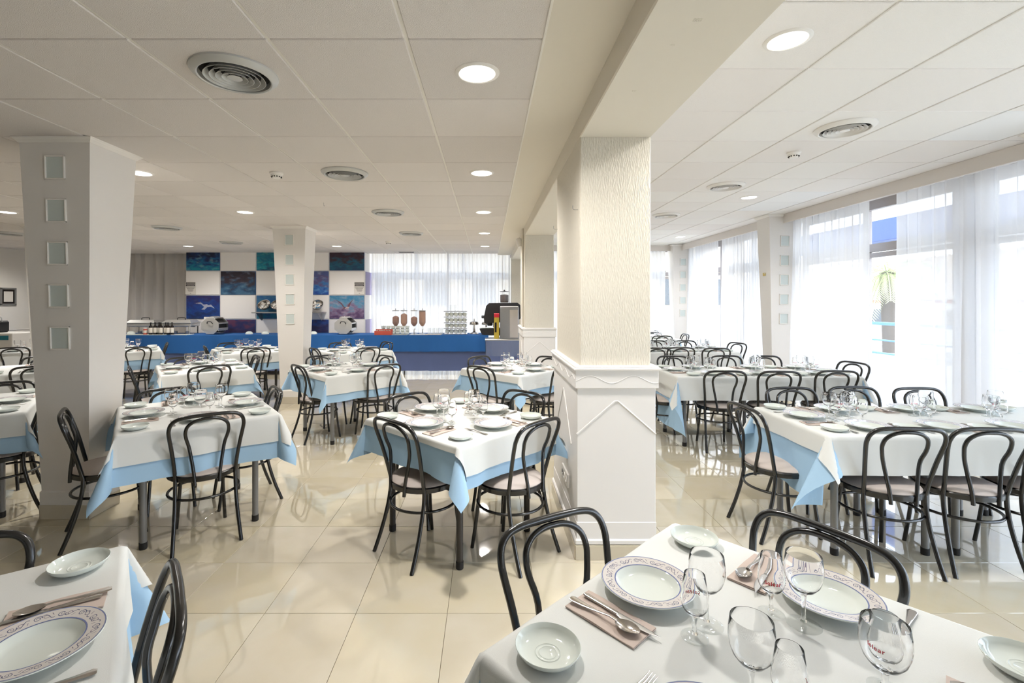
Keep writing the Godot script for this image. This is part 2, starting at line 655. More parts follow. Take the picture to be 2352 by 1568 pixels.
func shell() -> void:
	var f := struct("floor", boxm(Vector3(15.4, 0.1, 14.4), 0, Vector3(-2.7, -0.055, -4.4)), M["grout"])
	var far_tiles := MB.new()
	var shared := boxm(Vector3(0.4478, 0.02, 0.4478), 0.0012)
	for j in range(-10, 21):
		for i in range(-19, 14):
			var x := -1.5484 + 0.45 * (i + 0.5)
			var d := 2.3239 + 0.45 * (j + 0.5)
			if x > 4.95 or x < -10.3:
				continue
			var at := W(x, -0.01, d)
			if d < 7.2 and d > 1.4 and in_view(x, d, 0.2):
				part(f, "tile", shared, M["floor_tile_%d" % rng.randi_range(0, 3)], Transform3D(Basis(), at))
			else:
				far_tiles.box(at, Vector3(0.4478, 0.02, 0.4478), 0.0)
	part(f, "distant_tiles", far_tiles.mesh(), M["floor_tile_0"]).set_meta("kind", "stuff")

	# ceilings: the pieces hang a little below the bars between them
	var cm := MB.new()
	cm.box(W(-4.822, CEIL_LEFT + 0.033, 4.175), Vector3(10.756, 0.05, 13.35))
	cm.box(W(0.398, CEIL_LEFT + 0.016, 4.4), Vector3(0.316, 0.03, 14))       # plain strip beside the beam
	var cl := struct("ceiling", cm.mesh(), M["grid_bar"])
	var rest := MB.new()
	var tl := boxm(Vector3(0.584, 0.02, 0.593), 0.004)
	for j in range(-8, 15):
		for i in range(-15, 3):
			var x := -1.5511 + 0.6 * (i + 0.5)
			var d := 2.0372 + 0.6 * (j + 0.5)
			if d > 10.85:
				continue
			var at := W(x, CEIL_LEFT + 0.01, d)
			if in_view(x, d, 0.3):
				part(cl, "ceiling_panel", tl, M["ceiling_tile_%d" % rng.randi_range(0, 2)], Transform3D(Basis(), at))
			else:
				rest.box(at, Vector3(0.584, 0.02, 0.593))
	part(cl, "distant_panels", rest.mesh(), M["ceiling_tile_0"]).set_meta("kind", "stuff")
	part(cl, "edge_bar", boxm(Vector3(0.012, 0.012, 13.35), 0.002, W(0.243, CEIL_LEFT, 4.175)), M["grid_bar"])
	part(cl, "plain_strip", boxm(Vector3(0.314, 0.01, 13.9), 0, W(0.399, CEIL_LEFT, 4.35)), M["beam"])

	cm = MB.new()
	cm.box(W(2.9, CEIL_RIGHT + 0.033, 4.4), Vector3(3.9, 0.05, 14.2))
	var cr := struct("ceiling_001", cm.mesh(), M["grid_bar"])
	rest = MB.new()
	tl = boxm(Vector3(0.584, 0.02, 0.593), 0.004)
	var narrow := boxm(Vector3(0.228, 0.02, 0.593), 0.004)
	for j in range(-8, 15):
		for i in range(-1, 6):
			var x := 1.2265 + 0.6 * (i + 0.5)
			var d := 2.0998 + 0.6 * (j - 0.5)
			if x > 4.6:
				continue
			if i < 0:
				x = 1.107
			var at := W(x, CEIL_RIGHT + 0.01, d)
			if in_view(x, d, 0.3) and x < 4.3:
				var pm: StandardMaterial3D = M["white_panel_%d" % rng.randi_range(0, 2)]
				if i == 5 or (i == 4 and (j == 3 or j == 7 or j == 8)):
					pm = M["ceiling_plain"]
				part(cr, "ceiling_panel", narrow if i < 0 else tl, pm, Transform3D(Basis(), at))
			else:
				rest.box(at, Vector3(0.584, 0.02, 0.593))
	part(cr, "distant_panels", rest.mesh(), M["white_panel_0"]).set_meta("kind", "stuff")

	struct("trim_1", boxm(Vector3(15.6, 0.12, 14.6), 0, W(-2.7, 3.06, 4.5)), M["wall"])       # the roof slab
	var bm := struct("trim_2", boxm(Vector3(0.429, 0.44, 13.6), 0.006, W(0.7705, 2.745, 4.2)), M["beam"])
	# small patches where the plaster has been filled
	var pm2 := MB.new()
	for q in [[0.74, 1.66, 0.03], [0.715, 1.82, 0.018], [0.69, 2.22, 0.02]]:
		pm2.box(W(q[0], 2.5247, q[1]), Vector3(q[2], 0.0012, q[2] * 0.6), 0.0004)
	part(bm, "plaster_patch", pm2.mesh(), M["plaster"])

	struct("wall_left", boxm(Vector3(0.15, 3.05, 14.4), 0, W(-10.275, 1.5, 4.4)), M["wall"])
	struct("wall_back", boxm(Vector3(15.4, 3.05, 0.15), 0, W(-2.7, 1.5, -2.55)), M["wall"])
	var rail := MB.new()
	for y in [0.83, 0.94]:
		rail.tube(PackedVector3Array([W(-10.195, y, 6.0), W(-10.195, y, 11.2)]), 0.008, 6)
	struct("trim_3", rail.mesh(), M["panel_white"])


func sheer_mesh(width: float, height: float, folds: float, amp: float, sd: int, lean := 0.0) -> ArrayMesh:
	# a gathered curtain hanging in the x-y plane, from y = 0 down
	var f := FastNoiseLite.new()
	f.seed = sd
	f.frequency = 0.35
	var w := int(folds * 7) + 1
	var h := 9
	var P := []
	for j in h:
		var t := float(j) / (h - 1)
		for i in w:
			var s := float(i) / (w - 1)
			var ph := s * folds * TAU + 2.2 * f.get_noise_2d(s * 30.0, t * 0.6)
			var a := amp * (0.55 + 0.75 * absf(f.get_noise_2d(s * 16.0 + 40.0, t * 0.8))) * (0.7 + 0.5 * t)
			P.append(Vector3(s * width + 0.012 * sin(ph * 2.0 + 1.0) + lean * t * s, -t * height, a * sin(ph) + 0.025 * f.get_noise_2d(s * 9.0, 7.0 + t)))
	var m := MB.new()
	m.grid(P, w, h)
	return m.mesh()


func window_bay(n: int, x0: float, x1: float, y1: float, door_gap: float, xf: Transform3D) -> void:
	# a glazed bay in the x-y plane of xf: frame, posts, a transom with top-hung lights over tall panes
	var fr := MB.new()
	var w := x1 - x0
	var cnt := maxi(1, int(round(w / 1.2)))
	var st := w / cnt
	fr.box(Vector3((x0 + x1) / 2, y1 - 0.05, 0), Vector3(w, 0.12, 0.07), 0.004)
	fr.box(Vector3((x0 + x1) / 2, 0.04, 0), Vector3(w, 0.08, 0.07), 0.004)
	fr.box(Vector3((x0 + x1) / 2, 2.21, 0), Vector3(w, 0.1, 0.07), 0.004)
	fr.box(Vector3((x0 + x1) / 2, 2.12, 0), Vector3(w, 0.06, 0.055), 0.004)
	for k in cnt + 1:
		fr.box(Vector3(x0 + st * k, y1 / 2, 0), Vector3(0.07, y1, 0.066), 0.004)
	var o := struct("window_%d" % n, fr.mesh(), M["frame_alu"], xf)
	for k in cnt:
		part(o, "pane", boxm(Vector3(st - 0.06, 2.02, 0.006), 0, Vector3(x0 + st * (k + 0.5), 1.08, 0)), M["window_glass"])
		part(o, "pane", boxm(Vector3(st - 0.06, y1 - 2.36, 0.006), 0, Vector3(x0 + st * (k + 0.5), (y1 - 0.11 + 2.26) / 2, 0)), M["window_glass"])
		part(o, "handle", boxm(Vector3(0.13, 0.022, 0.03), 0.006, Vector3(x0 + st * (k + 0.5), 2.275, 0.05)), M["rubber"])


func along_right(x: float, d: float) -> Transform3D:         # local x runs along the window wall towards the camera, local z points into the room
	return Transform3D(Basis(Vector3(0, 0, 1), Vector3.UP, Vector3(-1, 0, 0)), W(x, 0, d))


func window_wall() -> void:
	var n := 1
	for b in [[7.45, 10.9], [3.7, 7.2], [-0.05, 3.45], [-2.45, -0.3]]:
		window_bay(n, -b[1], -b[0], 2.8, 0, along_right(4.86, 0))
		n += 1
		struct("trim_%d" % (10 + n), boxm(Vector3(b[1] - b[0], 0.136, 0.02), 0.003, Vector3(-(b[0] + b[1]) / 2, 2.798, 0)), M["pelmet"], along_right(4.5, 0))
	struct("trim_4", boxm(Vector3(0.3, 0.25, 14.0), 0, W(4.93, 2.93, 4.4)), M["wall"])
	struct("trim_5", boxm(Vector3(3.5, 0.136, 0.02), 0.003, W(2.75, 2.798, 11.06)), M["pelmet"])
	# sheer curtains: [from depth, to depth, folds, label]
	var cs := [
		[9.48, 11.2, 15, "white sheer curtain in the far window bay, left of its narrow gap"],
		[7.72, 9.32, 14, "white sheer curtain just behind the flared column with the yellow sticker"],
		[5.74, 7.22, 12, "white sheer curtain left of the open gap showing the palm"],
		[3.7, 5.36, 11, "white sheer curtain right of the open gap showing the palm"]]
	for k in cs.size():
		var c: Array = cs[k]
		single("sheer_curtain", sheer_mesh(c[1] - c[0], 2.73, c[2], 0.045, 30 + k), M["sheer"], c[3], "curtain", along_right(4.64, c[1]).translated(Vector3(0, 2.76, 0)), "sheer curtains along the window wall")
	single("sheer_curtain", sheer_mesh(0.4, 2.73, 4, 0.035, 41), M["sheer"], "second sheer layer overlapping at the right edge of the photograph", "curtain", along_right(4.72, 4.75).translated(Vector3(0, 2.76, 0)), "sheer curtains along the window wall")
	# flared columns against the windows
	var names := ["white flared window column at far end, five square recesses", "white flared window column with yellow sticker and five square recesses"]
	for k in 2:
		flared(names[k], 4.52, [10.9, 7.17][k] + 0.16, 0.24, 0.15, 0.17, 0.1, CEIL_RIGHT, 0.0)
	flared("white flared window column beside the right edge, outside the photograph", 4.52, 3.58, 0.24, 0.15, 0.17, 0.1, CEIL_RIGHT, 0.0)
	var st := MB.new()
	st.box(Vector3.ZERO, Vector3(0.075, 0.045, 0.004), 0.001)
	var so := single("sticker", st.mesh(), M["gold"], "small yellow sticker on the flared window column", "sticker", Transform3D(Basis(Vector3.UP, -PI / 2), W(4.305, 1.965, 7.34)))
	part(so, "printed_line", boxm(Vector3(0.03, 0.008, 0.002), 0, Vector3(0.01, 0.008, 0.002)), M["label_paper"])


func flared(label: String, cx: float, cd: float, wt: float, wb: float, dt: float, db: float, top: float, front_shift: float) -> void:
	# a pillar that widens towards the ceiling; half widths wt (top), wb (bottom) across, half depths dt, db
	var o := thing("flared_pillar", label, "pillar", W(cx, 0, cd))
	var y0 := 0.13
	var sec := func(y: float, grow: float) -> Array:
		var t := clampf(y / top, 0, 1)
		var hw: float = lerpf(wb, wt, t) + grow
		var hd: float = lerpf(db, dt, t) + grow
		return [Vector3(-hw, y, hd), Vector3(hw, y, hd), Vector3(hw, y, -hd), Vector3(-hw, y, -hd)]
	var m := MB.new()
	m.hexa(sec.call(y0, 0.0), sec.call(top, 0.0))
	part(o, "shaft", m.mesh(), M["pillar_white"])
	m = MB.new()
	m.hexa(sec.call(top - 0.035, 0.004), sec.call(top - 0.02, 0.016))
	m.hexa(sec.call(top - 0.02, 0.018), sec.call(top - 0.008, 0.026))
	m.hexa(sec.call(top - 0.008, 0.03), sec.call(top - 0.001, 0.032))
	part(o, "crown_moulding", m.mesh(), M["pillar_trim"])
	m = MB.new()
	m.hexa(sec.call(0.1, 0.01), sec.call(0.19, 0.008))
	m.hexa(sec.call(0.19, 0.008), sec.call(0.2, 0.001))
	part(o, "base_moulding", m.mesh(), M["pillar_trim"])
	for k in 4:
		m = MB.new()
		var lo: Array = sec.call(0.001, 0.014)
		var hi: Array = sec.call(0.1, 0.014)
		var a: Vector3 = lo[k]
		var b: Vector3 = lo[(k + 1) % 4]
		var a2: Vector3 = hi[k]
		var b2: Vector3 = hi[(k + 1) % 4]
		var out := (b - a).cross(Vector3.UP).normalized() * -0.008
		m.hexa([a, b, b + out, a + out], [a2, b2, b2 + out, a2 + out])
		part(o, "plinth_tile", m.mesh(), M["plinth_tile"])
	# five glazed square recesses in the front face
	var slope := (dt - db) / top
	for k in 5:
		var y := 1.28 + 0.2955 * k
		var z := lerpf(db, dt, y / top)
		var b := Basis(Vector3.RIGHT, atan(slope))
		m = MB.new()
		for s in [-1.0, 1.0]:
			m.box(Vector3(s * 0.0645, 0, 0.004), Vector3(0.011, 0.166, 0.014), 0.003)
			m.box(Vector3(0, s * 0.0775, 0.004), Vector3(0.14, 0.011, 0.014), 0.003)
		var fr := part(o, "square_frame", m.mesh(), M["pillar_trim"], Transform3D(b, Vector3(0, y, z)))
		part(fr, "frosted_pane", boxm(Vector3(0.12, 0.146, 0.004), 0, Vector3(0, 0, 0.001)), M["frost"])


func pillars() -> void:
	flared("white flared pillar nearest the camera at left, five square recesses", -2.985, 3.465, 0.245, 0.16, 0.215, 0.125, CEIL_LEFT, 0)
	flared("white flared pillar in front of the painted sea panels", -2.965, 7.26, 0.245, 0.16, 0.215, 0.125, CEIL_LEFT, 0)
	flared("white flared pillar peeking out behind the nearest left pillar", -6.69, 7.26, 0.245, 0.16, 0.215, 0.125, CEIL_LEFT, 0)
	square_pillar("large cream plastered pillar with white wainscot in the middle", 2.84, 3.77, true)
	square_pillar("farther cream plastered pillar beside the coffee machine", 7.0, 7.93, false)
	# the half pillar at the end of the beam
	struct("wall_end", boxm(Vector3(0.43, 2.6, 0.6), 0.004, W(0.77, 1.3, 11.25)), M["plaster"])


func square_pillar(label: String, d0: float, d1: float, near: bool) -> void:
	var xa := 0.556
	var xb := 0.983
	var w := xb - xa
	var dd := d1 - d0
	var o := thing("square_pillar", label, "pillar", W((xa + xb) / 2, 0, (d0 + d1) / 2))
	part(o, "plastered_shaft", boxm(Vector3(w, 1.41, dd), 0.006, Vector3(0, 1.825, 0)), M["plaster"])
	var g := 0.022
	part(o, "wainscot", boxm(Vector3(w + 2 * g, 0.94, dd + 2 * g), 0.004, Vector3(0, 0.57, 0)), M["panel_white"])
	part(o, "frieze", boxm(Vector3(w + 2 * g + 0.026, 0.11, dd + 2 * g + 0.026), 0.003, Vector3(0, 1.073, 0)), M["panel_white"])
	var m := MB.new()
	m.box(Vector3(0, 1.134, 0), Vector3(w + 2 * g + 0.05, 0.016, dd + 2 * g + 0.05), 0.004)
	m.box(Vector3(0, 1.146, 0), Vector3(w + 2 * g + 0.03, 0.012, dd + 2 * g + 0.03), 0.004)
	part(o, "cap_moulding", m.mesh(), M["panel_white"])
	m = MB.new()
	m.box(Vector3(0, 0.17, 0), Vector3(w + 2 * g + 0.006, 0.1, dd + 2 * g + 0.006), 0.003)
	m.box(Vector3(0, 0.104, 0), Vector3(w + 2 * g + 0.03, 0.034, dd + 2 * g + 0.03), 0.008)
	part(o, "base_moulding", m.mesh(), M["panel_white"])
	# skirting tiles
	var hx := w / 2 + g + 0.012
	var hz := dd / 2 + g + 0.012
	part(o, "plinth_tile", boxm(Vector3(0.19, 0.086, 0.012), 0.001, Vector3(-hx + 0.096, 0.0435, hz)), M["plinth_tile"])
	part(o, "plinth_tile", boxm(Vector3(2 * hx - 0.195, 0.086, 0.012), 0.001, Vector3(0.096, 0.0435, hz)), M["plinth_tile"])
	for s in [-1.0, 1.0]:
		for q in [-1.0, 1.0]:
			part(o, "plinth_tile", boxm(Vector3(0.012, 0.086, hz - 0.002), 0.001, Vector3(s * hx, 0.0435, q * hz / 2)), M["plinth_tile"])
	# carved lines: a chevron on each panel and a wave along the frieze
	var fz := dd / 2 + g
	var fx := w / 2 + g
	part(o, "chevron_line", tubem(PackedVector3Array([Vector3(-fx, 0.745, fz), Vector3(-0.01, 0.94, fz), Vector3(0.01, 0.94, fz), Vector3(fx, 0.745, fz)]), 0.0055, 6), M["panel_white"])
	part(o, "chevron_line", tubem(PackedVector3Array([Vector3(-fx, 0.63, 0.3), Vector3(-fx, 0.93, 0.01), Vector3(-fx, 0.93, -0.01), Vector3(-fx, 0.63, -0.3)]), 0.0055, 6), M["panel_white"])
	var wv := []
	for k in 41:
		var t := k / 40.0
		wv.append(Vector3(lerpf(-fx - 0.01, fx + 0.01, t), 1.072 + 0.022 * sin(t * TAU * 1.9 - 0.5), fz + 0.013))
	part(o, "wave_line", tubem(PackedVector3Array(wv), 0.002, 6), M["panel_white"])
	wv = []
	for k in 61:
		var t := k / 60.0
		wv.append(Vector3(-fx - 0.013, 1.072 + 0.016 * sin(t * TAU * 3.6), lerpf(fz, -fz, t)))
	part(o, "wave_line", tubem(PackedVector3Array(wv), 0.002, 6), M["panel_white"])
	if near:
		var so := MB.new()
		so.box(Vector3.ZERO, Vector3(0.012, 0.09, 0.24), 0.003)
		var sock := single("wall_socket", so.mesh(), M["plastic_white"], "white triple wall socket low on the pillar's left side", "socket", Transform3D(Basis(), W(xa - g - 0.006, 0.36, 3.2)))
		for k in 3:
			part(sock, "outlet", lathem([0, 0, 0.022, 0, 0.022, 0.004, 0.016, 0.004, 0.015, 0.001, 0, 0.001], 14), M["plastic_white" if k else "vent"], Transform3D(Basis(Vector3.FORWARD, -PI / 2), Vector3(-0.006, 0, -0.075 + 0.075 * k)))
		for q in [[0.548, 2.1, 2.9, "small metal hook high on the pillar's left side, nearer one"], [0.548, 2.11, 3.74, "small metal hook on the pillar's left side, farther one"]]:
			var hk := [Vector3(0.01, 0.0, 0), Vector3(-0.012, 0, 0), Vector3(-0.022, 0.004, 0), Vector3(-0.024, 0.014, 0), Vector3(-0.024, 0.026, 0)]
			single("wall_hook", tubem(smooth(hk), 0.0022, 6), M["brushed_steel"], q[3], "hook", Transform3D(Basis(), W(q[0], q[1], q[2])), "hooks on the pillar")
	else:
		# conduit pipes and a wall lamp on the far pillar
		var cd := MB.new()
		for q in [[0.545, 7.25], [0.545, 7.36]]:
			cd.tube(PackedVector3Array([W(q[0], 1.02, q[1]), W(q[0], 2.66, q[1])]), 0.014, 8)
		var co := single("conduit", cd.mesh(), M["plaster"], "pair of cream conduit pipes running up the far pillar", "pipe")
		part(co, "junction_box", boxm(Vector3(0.03, 0.13, 0.1), 0.004, W(0.54, 1.24, 7.3)), M["plastic_white"])
		var sp := thing("wall_spotlight", "small white spotlight high beside the conduit pipes", "lamp", W(0.5, 2.5, 7.5))
		part(sp, "bracket", boxm(Vector3(0.05, 0.03, 0.03), 0.004, Vector3(0.03, 0.03, 0)), M["plastic_white"])
		part(sp, "head", lathem([0, -0.09, 0.04, -0.09, 0.045, -0.07, 0.045, 0.02, 0.03, 0.05, 0, 0.055], 16), M["plastic_white"], Transform3D(Basis(Vector3(0, 0, 1), 0.25), Vector3.ZERO))


func ceiling_fittings() -> void:
	# round air diffusers: flange, four rings, a cone, over a dark disc painted for the shaded duct
	var vp := proto("air_vent", "air vent")
	part(vp, "duct_shade", lathem([0, -0.0015, 0.165, -0.0015, 0.165, 0.001, 0, 0.001], 40), M["vent_dark"])
	part(vp, "flange", lathem([0.158, -0.002, 0.162, -0.026, 0.168, -0.03, 0.176, -0.028, 0.199, -0.008, 0.2, 0.0, 0.16, 0.0, 0.158, -0.002], 48), M["vent"])
	for k in 4:
		var r := 0.036 + 0.027 * k
		part(vp, "ring", lathem([r + 0.0215, -0.03, r + 0.0235, -0.0295, r + 0.003, 0.0, r, 0.0, r + 0.0215, -0.03], 44), M["vent"])
	part(vp, "cone", lathem([0, -0.028, 0.03, -0.0285, 0.034, -0.027, 0.012, 0.0, 0, 0.0], 36), M["vent"])
	var lc := func(i: float, j: float) -> Vector3: return W(-1.5511 + 0.6 * (i + 0.5), CEIL_LEFT - 0.0005, 2.0372 + 0.6 * (j + 0.5))
	var rc := func(i: float, j: float) -> Vector3: return W(1.2265 + 0.6 * (i + 0.5), CEIL_RIGHT - 0.0005, 2.0998 + 0.6 * (j - 0.5))
	var g := "round air vents in the ceiling"
	var vents := [
		[lc.call(0, 0), "large round ceiling air vent nearest the camera, upper left"],
		[lc.call(0, 3), "round ceiling air vent second from the camera, left of the beam"],
		[lc.call(0, 6), "round ceiling air vent third from the camera, left of the beam"],
		[lc.call(0, 9), "round ceiling air vent farthest away, left of the beam"],
		[lc.call(-6, 8), "round ceiling air vent just right of the nearest left pillar"],
		[lc.call(-6, 11), "round ceiling air vent nearest the painted wall"],
		[lc.call(-11, 9), "dark round ceiling air vent at the left edge"],
		[rc.call(2, 3), "white round ceiling air vent nearest the camera, right of the beam"],
		[rc.call(2, 6), "white round ceiling air vent beside the middle right-hand downlight"],
		[rc.call(2, 9), "white round ceiling air vent farthest away, right of the pillar"]]
	for q in vents:
		var o := copy(vp, q[1], q[0], 0, g)
		if q[0].x > 1.0:
			for c in o.get_children():
				if c.name != "duct_shade":
					c.material_override = M["plastic_white"]  # whitened to stand for the brighter light on the right ceiling
	# round flat downlights
	var lp := proto("ceiling_light", "ceiling light")
	part(lp, "rim", lathem([0.088, -0.004, 0.092, -0.008, 0.109, -0.003, 0.111, 0.0, 0.09, 0.0, 0.088, -0.004], 40), M["plastic_white"])
	part(lp, "glowing_disc", lathem([0, -0.006, 0.088, -0.0055, 0.089, -0.001, 0, -0.001], 40), M["lamp_glow"])
	var g2 := "round downlights"
	var lights := [
		[lc.call(2, 0), "round downlight nearest the camera, left of the beam"],
		[lc.call(2, 3), "second round downlight along the beam's left side"],
		[lc.call(2, 6), "third round downlight along the beam's left side"],
		[lc.call(2, 9), "fourth round downlight along the beam's left side"],
		[lc.call(2, 12), "farthest round downlight along the beam's left side"],
		[lc.call(-3, 3), "round downlight touching the right edge of the nearest left pillar"],
		[lc.call(-3, 6), "round downlight between the two left pillars"],
		[lc.call(-3, 9), "unseen round downlight behind the second pillar's crown"],  # unseen; continues the lamp row and is kept for its light
		[lc.call(-3, 12), "round downlight above the right dark cloud painting"],
		[lc.call(-8, 6), "round downlight at the left edge of the photograph"],
		[lc.call(-8, 9), "added round downlight hidden behind the nearest left pillar"],  # out of sight, added to lift the dim far left
		[lc.call(-8, 12), "round downlight above the left teal painting"],
		[lc.call(-13, 12), "unseen added downlight near the far left corner"],  # unseen lamp added to brighten the far left of the room
		[rc.call(0, 1), "large round downlight upper right, nearest the camera"],
		[rc.call(3, 7), "round downlight in the right ceiling, middle one"],
		[rc.call(4, 13), "farthest round downlight in the right ceiling"]]
	var s := SpotLight3D.new()
	s.name = "lamp_light"
	s.light_energy = 2.9
	s.light_color = Color(1.0, 0.985, 0.965)
	s.spot_angle = 78
	s.spot_range = 20
	s.spot_attenuation = 2
	s.light_size = 0.09
	s.shadow_enabled = true
	s.position = Vector3(0, -0.02, 0)
	s.rotation.x = -PI / 2
	lp.add_child(s)
	for q in lights:
		copy(lp, q[1], q[0], 0, g2)
	# smoke detectors
	var sp := proto("smoke_detector", "detector")
	part(sp, "base", lathem([0, -0.018, 0.05, -0.018, 0.056, -0.012, 0.056, 0, 0, 0], 28), M["plastic_white"])
	part(sp, "cover", lathem([0, -0.052, 0.03, -0.05, 0.036, -0.042, 0.046, -0.03, 0.047, -0.018, 0, -0.018], 28), M["plastic_white"])
	var sl := MB.new()
	for k in 12:
		var an := TAU * k / 12
		sl.box(Vector3(0.0395 * cos(an), -0.038, 0.0395 * sin(an)), Vector3(0.009, 0.009, 0.009))
	part(sp, "slots", sl.mesh(), M["vent_dark"])
	copy(sp, "white smoke detector above the left half of the room", lc.call(-1.0, 3.0), 0, "smoke detectors")
	copy(sp, "small smoke detector near the far curtained window", lc.call(-1.0, 10.8), 0, "smoke detectors")
	copy(sp, "white smoke detector on the right ceiling between two vents", rc.call(2.0, 4.0), 0, "smoke detectors")
	single("ceiling_hook", tubem(smooth([Vector3(0, 0, 0), Vector3(0, -0.03, 0), Vector3(0.006, -0.04, 0), Vector3(0.012, -0.03, 0)]), 0.003, 6), M["brushed_steel"], "tiny metal hook hanging from the left ceiling", "hook", Transform3D(Basis(), lc.call(-1.03, 5.07)))
	var gr := MB.new()
	gr.box(Vector3(0, -0.006, 0), Vector3(0.36, 0.012, 0.1), 0.003)
	var go := single("vent_grille", gr.mesh(), M["vent"], "flat rectangular grille at the ceiling edge by far curtains", "air vent", Transform3D(Basis(), W(-1.83, CEIL_LEFT, 10.65)))
	for k in 3:
		part(go, "slat", boxm(Vector3(0.33, 0.004, 0.012), 0, Vector3(0, -0.013, -0.03 + 0.03 * k)), M["vent_dark"])


# ------------------------------------------------------------------ far wall
func far_wall() -> void:
	struct("wall_far", boxm(Vector3(3.35, 3.0, 0.2), 0, W(-8.55, 1.5, 11.6)), M["wall"])
	window_bay(6, -2.9, 0.556, 2.9, 0, Transform3D(Basis(), W(0, 0, 11.62)))
	window_bay(7, 0.98, 4.9, 2.85, 0, Transform3D(Basis(), W(0, 0, 11.45)))
	# the checkered wall: a white box with panels, every other one painted
	var box := struct("wall_panelled", boxm(Vector3(4.1, 2.95, 0.72), 0, W(-4.858, 1.475, 11.17)), M["panel_white"])
	var xs := [-6.906, -6.118, -5.296, -4.45, -3.627, -2.812]
	var ys := [2.695, 2.247, 1.692, 1.142, 0.56]
	var sea := [
		[[c8(14, 30, 62), c8(18, 44, 92), c8(20, 96, 140), c8(24, 130, 150)], c8(140, 168, 168), 0.7],
		[[c8(26, 120, 140), c8(14, 92, 120), c8(20, 140, 160), c8(14, 60, 90)], c8(178, 190, 150), 0.5],
		[[c8(44, 28, 44), c8(56, 34, 46), c8(22, 86, 110), c8(18, 60, 92)], c8(40, 110, 130), 0.5],
		[[c8(34, 26, 40), c8(52, 38, 50), c8(32, 70, 104), c8(60, 100, 130)], c8(120, 150, 170), 0.6],
		[[c8(74, 84, 132), c8(98, 82, 120), c8(60, 118, 178), c8(30, 72, 150)], c8(150, 180, 214), 0.6],
		[[c8(44, 40, 92), c8(26, 50, 120), c8(20, 64, 136), c8(24, 44, 92)], c8(60, 110, 160), 0.35],
		[[c8(30, 88, 142), c8(48, 108, 142), c8(26, 82, 118), c8(28, 110, 130)], c8(90, 150, 160), 0.4],
		[[c8(56, 122, 158), c8(96, 142, 170), c8(128, 106, 132), c8(84, 60, 96)], c8(176, 160, 172), 0.7],
		[[c8(92, 54, 80), c8(40, 46, 92), c8(46, 34, 62), c8(28, 22, 44)], c8(90, 60, 82), 0.4],
		[[c8(38, 66, 130), c8(52, 44, 84), c8(30, 40, 84), c8(26, 56, 112)], c8(70, 96, 150), 0.4]]
	var gull_a := [
		[c8(206, 200, 206), 0.24, 0.33, 0.42, 0.26, 0.52, 0.38, 0.62, 0.36, 0.66, 0.41, 0.74, 0.38, 0.86, 0.56, 0.74, 0.48, 0.62, 0.5, 0.55, 0.6, 0.45, 0.6, 0.53, 0.48, 0.44, 0.36],
		[c8(120, 110, 120), 0.24, 0.33, 0.42, 0.26, 0.45, 0.31, 0.34, 0.33]]
	var gull_b := [
		[c8(104, 62, 66), 0.15, 0.14, 0.34, 0.3, 0.43, 0.48, 0.5, 0.5, 0.56, 0.32, 0.7, 0.13, 0.62, 0.3, 0.57, 0.48, 0.54, 0.56, 0.44, 0.58, 0.36, 0.6, 0.41, 0.53, 0.32, 0.35],
		[c8(214, 196, 190), 0.47, 0.5, 0.53, 0.47, 0.57, 0.5, 0.55, 0.55, 0.42, 0.57]]
	var says := ["dark blue and teal cloud painting, top left corner", "teal painting half hidden by the flared pillar, top row", "dark maroon cloud painting, top right corner",
		"near-black storm cloud painting, second row left", "mauve and light blue wave painting right of pillar, second row", "deep blue painting of a white gull in flight",
		"blue and green painting behind the left steel bowls", "violet cloud painting of a gull with raised wings", "dark navy and red painting right of left steel dispenser", "navy painting low beside the right steel dispenser"]
	var n := 0
	for r in 4:
		for c in 5:
			var mid := W((xs[c] + xs[c + 1]) / 2, (ys[r] + ys[r + 1]) / 2, 10.8)
			var size := Vector3(xs[c + 1] - xs[c] - 0.022, ys[r] - ys[r + 1] - 0.02, 0.016)
			if (r + c) % 2 == 0:
				var m := MB.new()
				m.box(Vector3.ZERO, size, 0.003)
				var pm := paint(60 + n, sea[n][0], sea[n][1], sea[n][2], gull_a if n == 5 else (gull_b if n == 7 else []))
				var fm := MB.new()
				var hx := size.x / 2 - 0.004
				var hy := size.y / 2 - 0.004
				fm.rect([Vector3(-hx, -hy, 0), Vector3(hx, -hy, 0), Vector3(hx, hy, 0), Vector3(-hx, hy, 0)], Vector3(0, 0, 1))
				var o := thing("sea_painting", says[n], "painting", mid, 0, "sea paintings on the checkered wall")
				part(o, "panel", m.mesh(), M["royal_cloth"])
				part(o, "painted_face", fm.mesh(), pm, Transform3D(Basis(), Vector3(0, 0, 0.0086)))
				n += 1
			else:
				part(box, "white_panel", boxm(size, 0.003, mid), M["white_board"])
	for r in 4:
		if r % 2:
			part(box, "side_panel", boxm(Vector3(0.012, ys[r] - ys[r + 1] - 0.02, 0.6), 0.002, W(-2.806, (ys[r] + ys[r + 1]) / 2, 11.15)), mat("violet_reflection", c8(150, 140, 176), 0.5))  # violet tint stands in for purple reflections on the side return
	# two notices
	var im := Image.create(96, 144, false, Image.FORMAT_RGBA8)
	im.fill(c8(222, 216, 208))
	im.fill_rect(Rect2i(4, 4, 88, 46), c8(58, 52, 52))
	for k in 3:
		var wd: int = [76, 84, 70][k]
		for x in range(48 - wd / 2, 48 + wd / 2, 6):
			im.fill_rect(Rect2i(x, 10 + k * 14, 4, 7), c8(196, 190, 184))
	for k in 5:
		var wd: int = [84, 70, 60, 50, 38][k]
		for x in range(48 - wd / 2, 48 + wd / 2, 6):
			im.fill_rect(Rect2i(x, 60 + k * 11, 4, 6), c8(84, 78, 76))
	im.fill_rect(Rect2i(42, 128, 12, 6), c8(120, 114, 110))
	im.generate_mipmaps()
	var nm := mat("notice_print", Color.WHITE, 0.6)
	nm.albedo_texture = ImageTexture.create_from_image(im)
